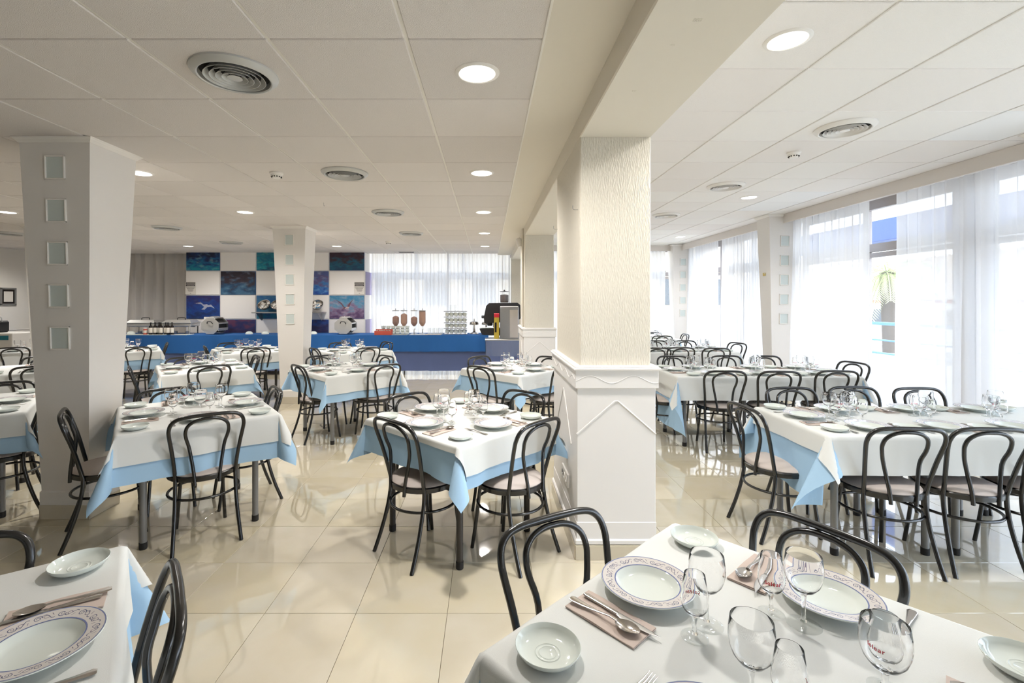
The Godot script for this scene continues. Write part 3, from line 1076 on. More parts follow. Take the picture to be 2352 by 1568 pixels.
	for q in [[-6.79, "small white notice on the wall next to the grey curtain"], [-2.93, "small white notice beside the far white sheer curtains"]]:
		var m := MB.new()
		m.rect([Vector3(-0.115, -0.14, 0), Vector3(0.115, -0.14, 0), Vector3(0.115, 0.14, 0), Vector3(-0.115, 0.14, 0)], Vector3(0, 0, 1))
		var o := thing("notice", q[1], "notice", W(q[0], 1.85, 10.785), 0, "notices on the checkered wall")
		part(o, "printed_face", m.mesh(), nm, Transform3D(Basis(), Vector3(0, 0, 0.0035)))
		part(o, "card", boxm(Vector3(0.236, 0.286, 0.006), 0.001), M["label_paper"])
	# curtains
	single("grey_curtain", sheer_mesh(3.3, 2.75, 13, 0.075, 77), M["grey_curtain"], "heavy grey pleated curtain left of the sea paintings", "curtain", Transform3D(Basis(), W(-10.2, 2.76, 11.2)))
	single("sheer_curtain", sheer_mesh(1.86, 2.9, 20, 0.035, 78), M["sheer"], "white sheer curtain behind the cereal dispensers", "curtain", Transform3D(Basis(), W(-2.78, 2.92, 11.3)), "sheer curtains at the far wall")
	single("sheer_curtain", sheer_mesh(1.5, 2.9, 17, 0.035, 79), M["sheer"], "white sheer curtain behind the coffee machine", "curtain", Transform3D(Basis(), W(-0.98, 2.92, 11.3)), "sheer curtains at the far wall")
	single("sheer_curtain", sheer_mesh(3.2, 2.76, 30, 0.035, 80), M["sheer"], "white sheer curtain at far right end of the room", "curtain", Transform3D(Basis(), W(1.0, 2.78, 11.16)), "sheer curtains at the far wall")


# ------------------------------------------------------------------ chairs, china, glass, cutlery
func build_prototypes() -> void:
	var P := protos
	# chair: faces -z, back at +z
	var ch := proto("dining_chair", "chair")
	var half := [Vector3(0.165, 0.432, 0.13), Vector3(0.173, 0.52, 0.15), Vector3(0.187, 0.63, 0.177), Vector3(0.2, 0.715, 0.203), Vector3(0.2025, 0.757, 0.217), Vector3(0.192, 0.795, 0.23), Vector3(0.165, 0.82, 0.239), Vector3(0.12, 0.831, 0.243), Vector3(0.06, 0.834, 0.244)]
	var hoop := half.duplicate()
	hoop.append(Vector3(0, 0.8345, 0.245))
	for k in range(half.size() - 1, -1, -1):
		hoop.append(half[k] * Vector3(-1, 1, 1))
	part(ch, "outer_back_hoop", tubem(smooth(hoop, 4), 0.0118, 10), M["black_metal"])
	half = [Vector3(0.068, 0.392, 0.197), Vector3(0.074, 0.5, 0.178), Vector3(0.094, 0.62, 0.182), Vector3(0.113, 0.695, 0.2), Vector3(0.117, 0.732, 0.21), Vector3(0.108, 0.768, 0.222), Vector3(0.08, 0.795, 0.232), Vector3(0.04, 0.809, 0.237)]
	half[0] = Vector3(0.066, 0.395, 0.2)
	half[1] = Vector3(0.072, 0.47, 0.196)
	hoop = half.duplicate()
	hoop.append(Vector3(0, 0.8115, 0.2385))
	for k in range(half.size() - 1, -1, -1):
		hoop.append(half[k] * Vector3(-1, 1, 1))
	part(ch, "inner_back_hoop", tubem(smooth(hoop, 4), 0.0105, 10), M["black_metal"])
	for s in [-1.0, 1.0]:
		part(ch, "leg", tubem(smooth([Vector3(s * 0.165, 0.435, 0.129), Vector3(s * 0.166, 0.36, 0.133), Vector3(s * 0.169, 0.25, 0.154), Vector3(s * 0.177, 0.12, 0.192), Vector3(s * 0.186, 0.0, 0.237)], 4), 0.0118, 10), M["black_metal"])
	for s in [-1.0, 1.0]:
		part(ch, "leg", tubem(smooth([Vector3(s * 0.118, 0.425, -0.135), Vector3(s * 0.124, 0.33, -0.148), Vector3(s * 0.134, 0.16, -0.166), Vector3(s * 0.145, 0.0, -0.188)], 4), 0.0115, 10), M["black_metal"])
	part(ch, "stretcher_ring", tubem(ring(0.203, 0.305, 36), 0.0085, 8, true), M["black_metal"])
	part(ch, "seat_rim", lathem([0, 0.412, 0.2, 0.412, 0.208, 0.416, 0.21, 0.442, 0.205, 0.448, 0.18, 0.448, 0, 0.446], 36), M["black_metal"])
	part(ch, "seat_cushion", lathem([0.2, 0.445, 0.202, 0.452, 0.193, 0.462, 0.16, 0.471, 0.1, 0.476, 0, 0.478], 36), M["seat_fabric"])
	P["chair"] = ch
	# soup plate
	var pl := proto("soup_plate", "plate")
	part(pl, "well", lathem([0, 0.004, 0.05, 0.004, 0.052, 0.0, 0.056, 0.0, 0.06, 0.006, 0.08, 0.019, 0.119, 0.0265, 0.1205, 0.028, 0.1195, 0.0295, 0.1185, 0.0295, 0.082, 0.0245, 0.079, 0.023, 0.07, 0.0125, 0.058, 0.0085, 0, 0.0075], 48), M["china"])
	var m := MB.new()
	m.lathe(V2([0.1186, 0.02985, 0.0815, 0.02475]), 48, 7.0)
	part(pl, "printed_rim", m.mesh(), M["scroll"])
	P["plate"] = pl
	# small deep saucer
	var sa := proto("saucer", "saucer")
	part(sa, "dish", lathem([0, 0.002, 0.036, 0.002, 0.037, 0.0, 0.042, 0.0, 0.045, 0.002, 0.058, 0.007, 0.067, 0.0145, 0.0712, 0.022, 0.0718, 0.0245, 0.071, 0.0253, 0.0695, 0.0243, 0.065, 0.0165, 0.056, 0.0095, 0.046, 0.0062, 0.0285, 0.0055, 0.027, 0.0068, 0.0255, 0.0055, 0.0205, 0.0053, 0.019, 0.0064, 0.0175, 0.0052, 0, 0.0052], 44), M["china"])
	P["saucer"] = sa
	# folded napkin
	var na := proto("napkin", "napkin")
	m = MB.new()
	var NP := []
	for j in 13:
		for i in 7:
			var x := -0.049 + 0.098 * i / 6.0
			var z := -0.098 + 0.196 * j / 12.0
			NP.append(Vector3(x, 0.0048 + 0.0012 * sin(z * 42.0 + x * 18.0), z))
	m.grid(NP, 7, 13)
	m.box(Vector3(0, 0.0021, 0), Vector3(0.098, 0.0036, 0.196), 0.0008)
	part(na, "folded_paper", m.mesh(), M["napkin"])
	m = MB.new()
	m.box(Vector3(-0.0475, 0.0034, 0), Vector3(0.004, 0.0008, 0.196), 0.0002)
	part(na, "fold_edge", m.mesh(), M["napkin"])
	P["napkin"] = na
	# cutlery: lies along z, working end at -z
	var kn := proto("knife", "knife")
	m = MB.new()
	m.loft([[Vector3(0, 0.0045, 0.1), 0.0045, 0.0025], [Vector3(0, 0.0045, 0.092), 0.008, 0.0036], [Vector3(0, 0.0045, 0.05), 0.0068, 0.0034], [Vector3(0, 0.0045, 0.0), 0.0058, 0.003], [Vector3(0, 0.0045, -0.004), 0.0052, 0.0026]], 12)
	part(kn, "handle", m.mesh(), M["steel"])
	m = MB.new()
	m.loft([[Vector3(0, 0.0042, -0.003), 0.006, 0.0016], [Vector3(0.0005, 0.0042, -0.012), 0.0085, 0.0013], [Vector3(0.002, 0.0042, -0.02), 0.0085, 0.0012], [Vector3(0.001, 0.0042, -0.03), 0.0095, 0.0012], [Vector3(0, 0.0042, -0.06), 0.0095, 0.001], [Vector3(-0.002, 0.004, -0.09), 0.0065, 0.0008], [Vector3(-0.006, 0.0036, -0.112), 0.001, 0.0005]], 12)
	part(kn, "blade", m.mesh(), M["brushed_steel"])
	P["knife"] = kn
	var sn := proto("spoon", "spoon")
	m = MB.new()
	m.loft([[Vector3(0, 0.006, 0.097), 0.0075, 0.0015], [Vector3(0, 0.0065, 0.09), 0.0115, 0.0016], [Vector3(0, 0.006, 0.06), 0.0085, 0.0015], [Vector3(0, 0.0075, 0.02), 0.0048, 0.0017], [Vector3(0, 0.0115, -0.015), 0.0036, 0.002], [Vector3(0, 0.0105, -0.036), 0.0045, 0.0018]], 12)
	part(sn, "handle", m.mesh(), M["steel"])
	m = MB.new()
	var SP := []
	for j in 11:
		var q := j / 10.0
		var z := -0.034 - 0.06 * q
		var hw := 0.0205 * pow(sin(PI * clampf(0.06 + 0.9 * q, 0, 1)), 0.62)
		for i in 9:
			var s := -1.0 + i / 4.0
			SP.append(Vector3(hw * s, 0.0105 - 0.009 * (1.0 - s * s) * sin(PI * (0.1 + 0.85 * q)), z))
	m.grid(SP, 9, 11)
	var SQ := []
	for p in SP:
		SQ.append(p + Vector3(0, -0.0012, 0))
	m.grid(SQ, 9, 11)
	part(sn, "bowl", m.mesh(), M["steel"])
	P["spoon"] = sn
	var fk := proto("fork", "fork")
	m = MB.new()
	m.loft([[Vector3(0, 0.003, 0.097), 0.0075, 0.0014], [Vector3(0, 0.0035, 0.09), 0.011, 0.0015], [Vector3(0, 0.003, 0.06), 0.008, 0.0014], [Vector3(0, 0.0045, 0.02), 0.0046, 0.0017], [Vector3(0, 0.0085, -0.02), 0.0036, 0.002], [Vector3(0, 0.0065, -0.036), 0.0095, 0.0014], [Vector3(0, 0.004, -0.052), 0.0118, 0.0012]], 12)
	part(fk, "handle", m.mesh(), M["steel"])
	for k in 4:
		var x := -0.0096 + 0.0064 * k
		m = MB.new()
		m.loft([[Vector3(x, 0.004, -0.05), 0.0019, 0.0012], [Vector3(x, 0.0028, -0.07), 0.0017, 0.001], [Vector3(x, 0.0055, -0.096), 0.0008, 0.0007]], 8)
		part(fk, "tine", m.mesh(), M["steel"])
	P["fork"] = fk
	# stemmed wine glass and the smaller, narrow sherry glass
	P["wine"] = glass("wine_glass", [0.038, 0.0415, 0.075, 0.169], [0.011, 0.0785, 0.024, 0.0865, 0.034, 0.1, 0.0395, 0.1165, 0.0415, 0.132, 0.0405, 0.15, 0.0378, 0.1695], false)
	P["sherry"] = glass("sherry_glass", [0.0305, 0.03, 0.05, 0.147], [0.01, 0.0535, 0.021, 0.06, 0.0278, 0.071, 0.0302, 0.084, 0.0295, 0.1, 0.0262, 0.123, 0.0228, 0.147], true)


func glass(called: String, dims: Array, bowl: Array, print_word: bool) -> Node3D:
	var o := proto(called, "glass")
	var sy: float = dims[2]
	var fr: float = dims[0]
	var m := MB.new()
	m.lathe(V2([0, 0.0003, fr - 0.0008, 0.0003, fr, 0.001, fr - 0.0008, 0.0019, fr * 0.7, 0.0028, fr * 0.3, 0.0048, 0.0078, 0.0078, 0, 0.0082]), 40, 1.0, 70)
	part(o, "foot", m.mesh(), M["tumbler_glass"])
	m = MB.new()
	m.lathe(V2([0, 0.0084, 0.007, 0.0088, 0.005, 0.014, 0.0042, 0.03, 0.0044, sy * 0.75, 0.0062, sy - 0.003, 0, sy - 0.0028]), 16, 1.0, 70)
	part(o, "stem", m.mesh(), M["glassware"])
	m = MB.new()
	var outline := [0.0, sy - 0.0026, 0.0064, sy - 0.0024] + bowl
	var k := bowl.size()
	outline.append_array([bowl[k - 2] - 0.0005, bowl[k - 1] + 0.0007])
	for i in range(k - 2, -1, -2):
		var th := 0.0011 if i > 1 else 0.003
		outline.append_array([maxf(bowl[i] - th, 0.002), bowl[i + 1] + (0.0004 if i > 3 else 0.0022)])
	outline.append_array([0.0, bowl[1] + 0.001])
	m.lathe(V2(outline), 40, 1.0, 70)
	part(o, "bowl", m.mesh(), M["glassware"])
	if print_word:
		var tm := TextMesh.new()
		var sf := SystemFont.new()
		sf.font_names = PackedStringArray(["Droid Sans"])
		sf.font_weight = 700
		sf.font_italic = true
		tm.font = sf
		tm.text = "Solear"
		tm.font_size = 48
		tm.pixel_size = 0.012 / 48.0
		tm.depth = 0.0004
		tm.curve_step = 1.0
		var a := tm.get_mesh_arrays()
		var vs: PackedVector3Array = a[Mesh.ARRAY_VERTEX]
		var ns: PackedVector3Array = a[Mesh.ARRAY_NORMAL]
		for i in vs.size():
			var p := vs[i]
			var y := p.y + 0.088
			var r := 0.0306 if y < 0.094 else 0.0302
			r += p.z
			var an := p.x / 0.0302
			vs[i] = Vector3(r * sin(an), y, r * cos(an))
			ns[i] = Vector3(ns[i].x * cos(an) + ns[i].z * sin(an), ns[i].y, -ns[i].x * sin(an) + ns[i].z * cos(an))
		a[Mesh.ARRAY_VERTEX] = vs
		a[Mesh.ARRAY_NORMAL] = ns
		a[Mesh.ARRAY_TANGENT] = null
		var am := ArrayMesh.new()
		am.add_surface_from_arrays(Mesh.PRIMITIVE_TRIANGLES, a)
		part(o, "red_lettering", am, M["red_print"])
	return o


# ------------------------------------------------------------------ tables
func cloth(a: float, b: float, hang: Array, y: float, fold: float, sd: int, wavy := 1.0, outer := 0.0, pleat := 0.16) -> ArrayMesh:
	# a cloth over a table of half sizes a (x) and b (z); hang: left, right, near (+z), far (-z)
	var f := FastNoiseLite.new()
	f.seed = sd
	f.frequency = 0.8
	var axis := func(h0: float, h1: float, half: float) -> Array:
		var out := []
		for k in range(10, 0, -1):
			out.append(-half - h0 * pow(k / 10.0, 1.5))
		var n := 22
		for k in n + 1:
			out.append(-half + 2.0 * half * k / n)
		for k in range(1, 11):
			out.append(half + h1 * pow(k / 10.0, 1.5))
		return out
	var S: Array = axis.call(hang[0], hang[1], a)
	var T: Array = axis.call(hang[3], hang[2], b)
	var rho := 0.014
	var off := func(e: float) -> float:
		return (rho + outer) * sin(minf(e / rho, PI / 2)) + 0.06 * maxf(0, e - rho)
	var drop := func(e: float) -> float:
		return rho * (1.0 - cos(minf(e / rho, PI / 2))) + maxf(0, e - rho * PI / 2)
	var P := []
	for t in T:
		for s in S:
			var cs := clampf(s, -a, a)
			var ct := clampf(t, -b, b)
			var ex: float = absf(s - cs)
			var ey: float = absf(t - ct)
			var sx := signf(s)
			var sz := signf(t)
			var p := Vector3(cs, 0, ct)
			if ex > 0.0 and ey > 0.0:
				var r := sqrt(ex * ex + ey * ey)
				var ph := atan2(ey, ex)
				var w := sin(2.0 * ph)
				var o: float = off.call(r)
				p += Vector3(sx * (o * cos(ph) * cos(ph) + fold * r * w * 0.707), 0, sz * (o * sin(ph) * sin(ph) + fold * r * w * 0.707))
				var wig := pleat * r * sin(4.0 * ph) * (1.0 if (sx * sz > 0.0) == (sd % 2 == 0) else -1.0)
				p += Vector3(sx * wig * 0.707, 0, -sz * wig * 0.707)
				p.y = -drop.call(r) * sqrt(1.0 - pow(fold * w, 2))
			elif ex > 0.0:
				var wv: float = f.get_noise_2d(t * 4.0 + sx * 9.0, 0.5) * 0.3 + 0.18 * sin(t * 13.0 + sd)
				wv *= (1.0 - pow(absf(t) / b, 4)) * wavy
				p.x += sx * (off.call(ex) + wv * ex)
				p.y = -drop.call(ex)
			elif ey > 0.0:
				var wv: float = f.get_noise_2d(s * 4.0 + sz * 21.0, 3.5) * 0.3 + 0.18 * sin(s * 12.0 + sd * 2.0)
				wv *= (1.0 - pow(absf(s) / a, 4)) * wavy
				p.z += sz * (off.call(ey) + wv * ey)
				p.y = -drop.call(ey)
			else:
				p.y = 0.0006 * f.get_noise_2d(s * 5.0, t * 5.0)
			P.append(p + Vector3(0, y, 0))
	var m := MB.new()
	m.grid(P, S.size(), T.size())
	return m.mesh()


func table_frame(o: Node3D, x0: float, x1: float, b: float, inset: float, dark: bool, bent := false) -> void:
	part(o, "tabletop", boxm(Vector3(x1 - x0, 0.024, 2 * b), 0.004, Vector3((x0 + x1) / 2, 0.736, 0)), M["board"])
	var ap := MB.new()
	for s in [-1.0, 1.0]:
		ap.box(Vector3((x0 + x1) / 2, 0.7, s * (b - inset)), Vector3(x1 - x0 - 2 * inset, 0.045, 0.02), 0.002)
	ap.box(Vector3(x0 + inset, 0.7, 0), Vector3(0.02, 0.045, 2 * (b - inset)), 0.002)
	ap.box(Vector3(x1 - inset, 0.7, 0), Vector3(0.02, 0.045, 2 * (b - inset)), 0.002)
	part(o, "apron", ap.mesh(), M["dark_leg"])
	var lm: StandardMaterial3D = M["dark_leg"] if dark else M["grey_leg"]
	for sx in [0, 1]:
		for sz in [-1.0, 1.0]:
			var x: float = (x0 + inset) if sx == 0 else (x1 - inset)
			var z: float = sz * (b - inset)
			var leg := part(o, "leg", tubem(PackedVector3Array([Vector3(x, 0.03, z), Vector3(x, 0.72, z)]), 0.02, 12), lm)
			part(leg, "rubber_foot", lathem([0, 0, 0.021, 0, 0.0225, 0.004, 0.0225, 0.042, 0, 0.042], 14), M["rubber"], Transform3D(Basis(), Vector3(x, 0, z)))


func setting(edge: Vector3, inward: Vector3, turn: float, wher: String, far: bool, pos_left := 0.36, extras := true, word := 0.0) -> void:
	# one place: bread saucer, fork, soup plate, napkin with knife and spoon, two glasses
	var right := Vector3(-inward.z, 0, inward.x)
	var j := func() -> float: return rng.randf_range(-0.008, 0.008)
	var at := func(i: float, r: float, y: float) -> Vector3:
		return edge + inward * (i + j.call()) + right * (r + j.call()) + Vector3(0, y, 0)
	copy(protos["plate"], "white soup plate with scroll-printed rim, %s" % wher, at.call(0.13, -0.02, 0), turn + rng.randf() * 6.0, "soup plates")
	if pos_left > 0:
		copy(protos["saucer"], "small white bread saucer, %s" % wher, at.call(0.095, -pos_left, 0), turn, "bread saucers")
	copy(protos["napkin"], "beige paper napkin under cutlery, %s" % wher, at.call(0.115, 0.155, 0), turn + rng.randf_range(-0.08, 0.08), "paper napkins")
	copy(protos["knife"], "steel table knife on napkin, %s" % wher, at.call(0.125, 0.138, 0.006), turn + rng.randf_range(-0.07, 0.07), "knives")
	copy(protos["spoon"], "steel soup spoon on napkin, %s" % wher, at.call(0.112, 0.168, 0.006), turn + rng.randf_range(-0.1, 0.1), "spoons")
	if extras:
		copy(protos["fork"], "steel fork left of plate, %s" % wher, at.call(0.12, -0.165, 0.0005), turn + rng.randf_range(-0.1, 0.1), "forks")
	copy(protos["wine"], "clear stemmed wine glass, %s" % wher, at.call(0.285, 0.0, 0), turn, "wine glasses")
	copy(protos["sherry"], "small sherry glass with red lettering, %s" % wher, at.call(0.285, 0.066, 0), word if word != 0.0 else turn + PI + rng.randf_range(-0.7, 0.7), "sherry glasses")


const SIDES := ["near-right side", "far-right side", "far-left side", "near-left side"]
# name, x, depth, turn, half width, half depth, dark legs, white hang (left, right, near, far), blue hang, sides laid
var T := {
	"bottom-left corner table": [-1.264, 0.87, 36.5, 0.45, 0.45, false, [0.14, 0.16, 0.16, 0.1], [0.24, 0.3, 0.24, 0.2], [1, 2], 0.11],
	"bottom-right corner table": [0.6355, 1.018, 42.6, 0.45, 0.45, false, [0.2, 0.16, 0.18, 0.16], [0.24, 0.24, 0.24, 0.24], [0, 1, 2, 3], 0.1],
	"table left of central pillar": [-0.187, 3.165, 46.6, 0.42, 0.44, true, [0.05, 0.13, 0.18, 0.13], [0.22, 0.25, 0.25, 0.25], [0, 1, 2, 3], 0.1],
	"table beside nearest left pillar": [-2.098, 3.404, 37.0, 0.44, 0.475, false, [0.13, 0.14, 0.19, 0.06], [0.32, 0.22, 0.3, 0.09], [0, 1, 2, 3], 0.11],
	"left table second row": [-3.416, 5.67, 37.0, 0.435, 0.5, false, [0.06, 0.14, 0.18, 0.1], [0.24, 0.22, 0.27, 0.2], [0, 1, 2, 3], 0.11],
	"centre table second row": [-1.686, 5.57, 43.0, 0.435, 0.48, false, [0.06, 0.14, 0.2, 0.1], [0.26, 0.24, 0.28, 0.2], [0, 1, 2, 3], 0.1],
	"table facing the coffee machine": [0.33, 5.58, 46.0, 0.435, 0.435, false, [0.09, 0.13, 0.17, 0.1], [0.26, 0.24, 0.24, 0.2], [0, 1, 2, 3], 0.1],
	"table facing the right steel dispenser": [-2.2, 7.69, 42.0, 0.435, 0.48, false, [0.16, 0.1, 0.16, 0.1], [0.24, 0.22, 0.26, 0.2], [0, 1, 2, 3], 0.1],
	"table facing the left steel dispenser": [-3.9, 7.7, 37.0, 0.45, 0.52, true, [0.1, 0.14, 0.17, 0.1], [0.24, 0.22, 0.28, 0.2], [0, 1, 2, 3], 0.11],
	"table facing the dark bottles": [-5.92, 7.74, 37.0, 0.435, 0.5, false, [0.06, 0.1, 0.14, 0.1], [0.24, 0.3, 0.3, 0.2], [0, 1, 2], 0.11],
	"farthest left-edge table": [-7.65, 7.72, 37.0, 0.435, 0.5, false, [0.1, 0.14, 0.22, 0.1], [0.24, 0.22, 0.3, 0.2], [0, 1], 0.11],
	"middle left-edge table": [-5.28, 5.62, 37.0, 0.435, 0.5, false, [0.1, 0.14, 0.2, 0.1], [0.24, 0.22, 0.28, 0.2], [0, 1, 2], 0.11],
	"nearest left-edge table": [-3.97, 3.49, 37.0, 0.45, 0.53, false, [0.1, 0.13, 0.17, 0.1], [0.24, 0.24, 0.28, 0.2], [1, 2], 0.11]}


func frame_of(name_: String) -> Transform3D:
	var q: Array = T[name_]
	return Transform3D(Basis(Vector3.UP, deg_to_rad(q[2])), W(q[0], 0, q[1]))


func tables() -> void:
	var k := 0
	for nm in T:
		var q: Array = T[nm]
		var xf := frame_of(nm)
		var turn := deg_to_rad(q[2])
		var a: float = q[3]
		var b: float = q[4]
		k += 1
		var o := thing("dining_table", "tube-legged dining table under two cloths, the %s" % nm, "table", xf.origin, turn, "cloth-covered square tables")
		table_frame(o, -a + 0.012, a - 0.012, b - 0.012, q[9], q[5])
		single("blue_tablecloth", cloth(a - 0.006, b - 0.006, q[7], 0.7505, 0.4, k, 0.4), M["blue_cloth"], "light blue undercloth hanging below the white, on the %s" % nm, "tablecloth", xf, "blue undercloths")
		single("white_tablecloth", cloth(a, b, q[6], TOP, 0.4, k, 0.4, 0.006), M["white_cloth"], "white top cloth laid over the blue, on the %s" % nm, "tablecloth", xf, "white top cloths")
		for s in q[8]:
			var out: Vector3 = [Vector3(0, 0, 1), Vector3(1, 0, 0), Vector3(0, 0, -1), Vector3(-1, 0, 0)][s]
			var ed: Vector3 = out * (b if s % 2 == 0 else a)
			var inw: Vector3 = xf.basis * -out
			setting(xf * ed + Vector3(0, TOP + 0.001, 0), inw, atan2(-inw.x, -inw.z), "%s of the %s" % [SIDES[s], nm], q[1] > 7.0, (a if s % 2 == 0 else b) - 0.09, not (nm == "bottom-right corner table" and s == 2), [-1.3, -0.42, 2.9, 1.0][s] if nm == "bottom-right corner table" else 0.0)


# long tables on the window side: name, x from, x to, near edge, far edge, white hang, blue hang, seats near, seats far, left end, right end
var LONG := {
	"nearest long window table": [2.0, 4.24, 2.765, 3.5, [0.13, 0.2, 0.235, 0.2], [0.42, 0.2, 0.2, 0.2], [2.329, 2.782, 3.235], [2.456, 2.984, 3.47], true, false],
	"second long window table": [1.99, 3.9, 4.92, 5.68, [0.26, 0.2, 0.25, 0.2], [0.56, 0.2, 0.22, 0.2], [2.41, 2.94, 3.55], [2.39, 3.09, 3.58], true, true],
	"third long window table": [2.0, 3.9, 7.33, 8.1, [0.2, 0.2, 0.24, 0.2], [0.3, 0.2, 0.2, 0.2], [2.58, 2.97, 3.47], [3.03, 3.56], false, true],
	"farthest long window table": [2.4, 4.05, 9.93, 10.6, [0.2, 0.2, 0.24, 0.2], [0.3, 0.2, 0.2, 0.2], [3.62], [3.8], false, false]}


func long_tables() -> void:
	var k := 0
	var ordinal := ["first", "second", "third", "fourth"]
	for nm in LONG:
		var q: Array = LONG[nm]
		var a: float = (q[1] - q[0]) / 2
		var b: float = (q[3] - q[2]) / 2
		var xf := Transform3D(Basis(), W((q[0] + q[1]) / 2, 0, (q[2] + q[3]) / 2))
		k += 1
		var cnt := int(round(a * 2 / 0.8))
		for i in cnt:
			var o := thing("dining_table", "%s joined table from left under the %s cloth" % [ordinal[i], nm], "table", xf.origin, 0, "joined tables by the windows")
			var st := (2 * a - 0.03) / cnt
			table_frame(o, -a + 0.015 + st * i + 0.002, -a + 0.015 + st * (i + 1) - 0.002, b - 0.012, 0.09, false)
		single("blue_tablecloth", cloth(a - 0.006, b - 0.006, q[5], 0.7505, 0.38, 80 + k, 0.15, 0.0, 0.3), M["blue_cloth"], "light blue undercloth showing at the end of the %s" % nm, "tablecloth", xf, "blue undercloths")
		single("white_tablecloth", cloth(a, b, q[4], TOP, 0.38, 80 + k, 0.15, 0.006, 0.2), M["white_cloth"], "long white cloth over the %s" % nm, "tablecloth", xf, "white top cloths")
		for i in q[6].size():
			setting(W(q[6][i] + 0.02, TOP + 0.001, q[2]), Vector3(0, 0, -1), 0, "%s near seat of the %s" % [ordinal[i], nm], k > 2, 0.25)
		for i in q[7].size():
			setting(W(q[7][i], TOP + 0.001, q[3]), Vector3(0, 0, 1), PI, "%s far seat of the %s" % [ordinal[i], nm], k > 2, 0.25)
		if q[8]:
			setting(W(q[0], TOP + 0.001, (q[2] + q[3]) / 2 + 0.03), Vector3(1, 0, 0), -PI / 2, "left end of the %s" % nm, k > 2, 0.28)
		if q[9]:
			setting(W(q[1], TOP + 0.001, (q[2] + q[3]) / 2), Vector3(-1, 0, 0), PI / 2, "right end of the %s" % nm, k > 2, 0.25)


func chair_at(x: float, d: float, f: Vector2, label: String, group: String) -> void:
	# x, depth: where the top of the back stands; f: the way it faces (x, depth)
	f = f.normalized()
	copy(protos["chair"], label, W(x + f.x * 0.245, 0, d + f.y * 0.245), atan2(-f.x, f.y), group)


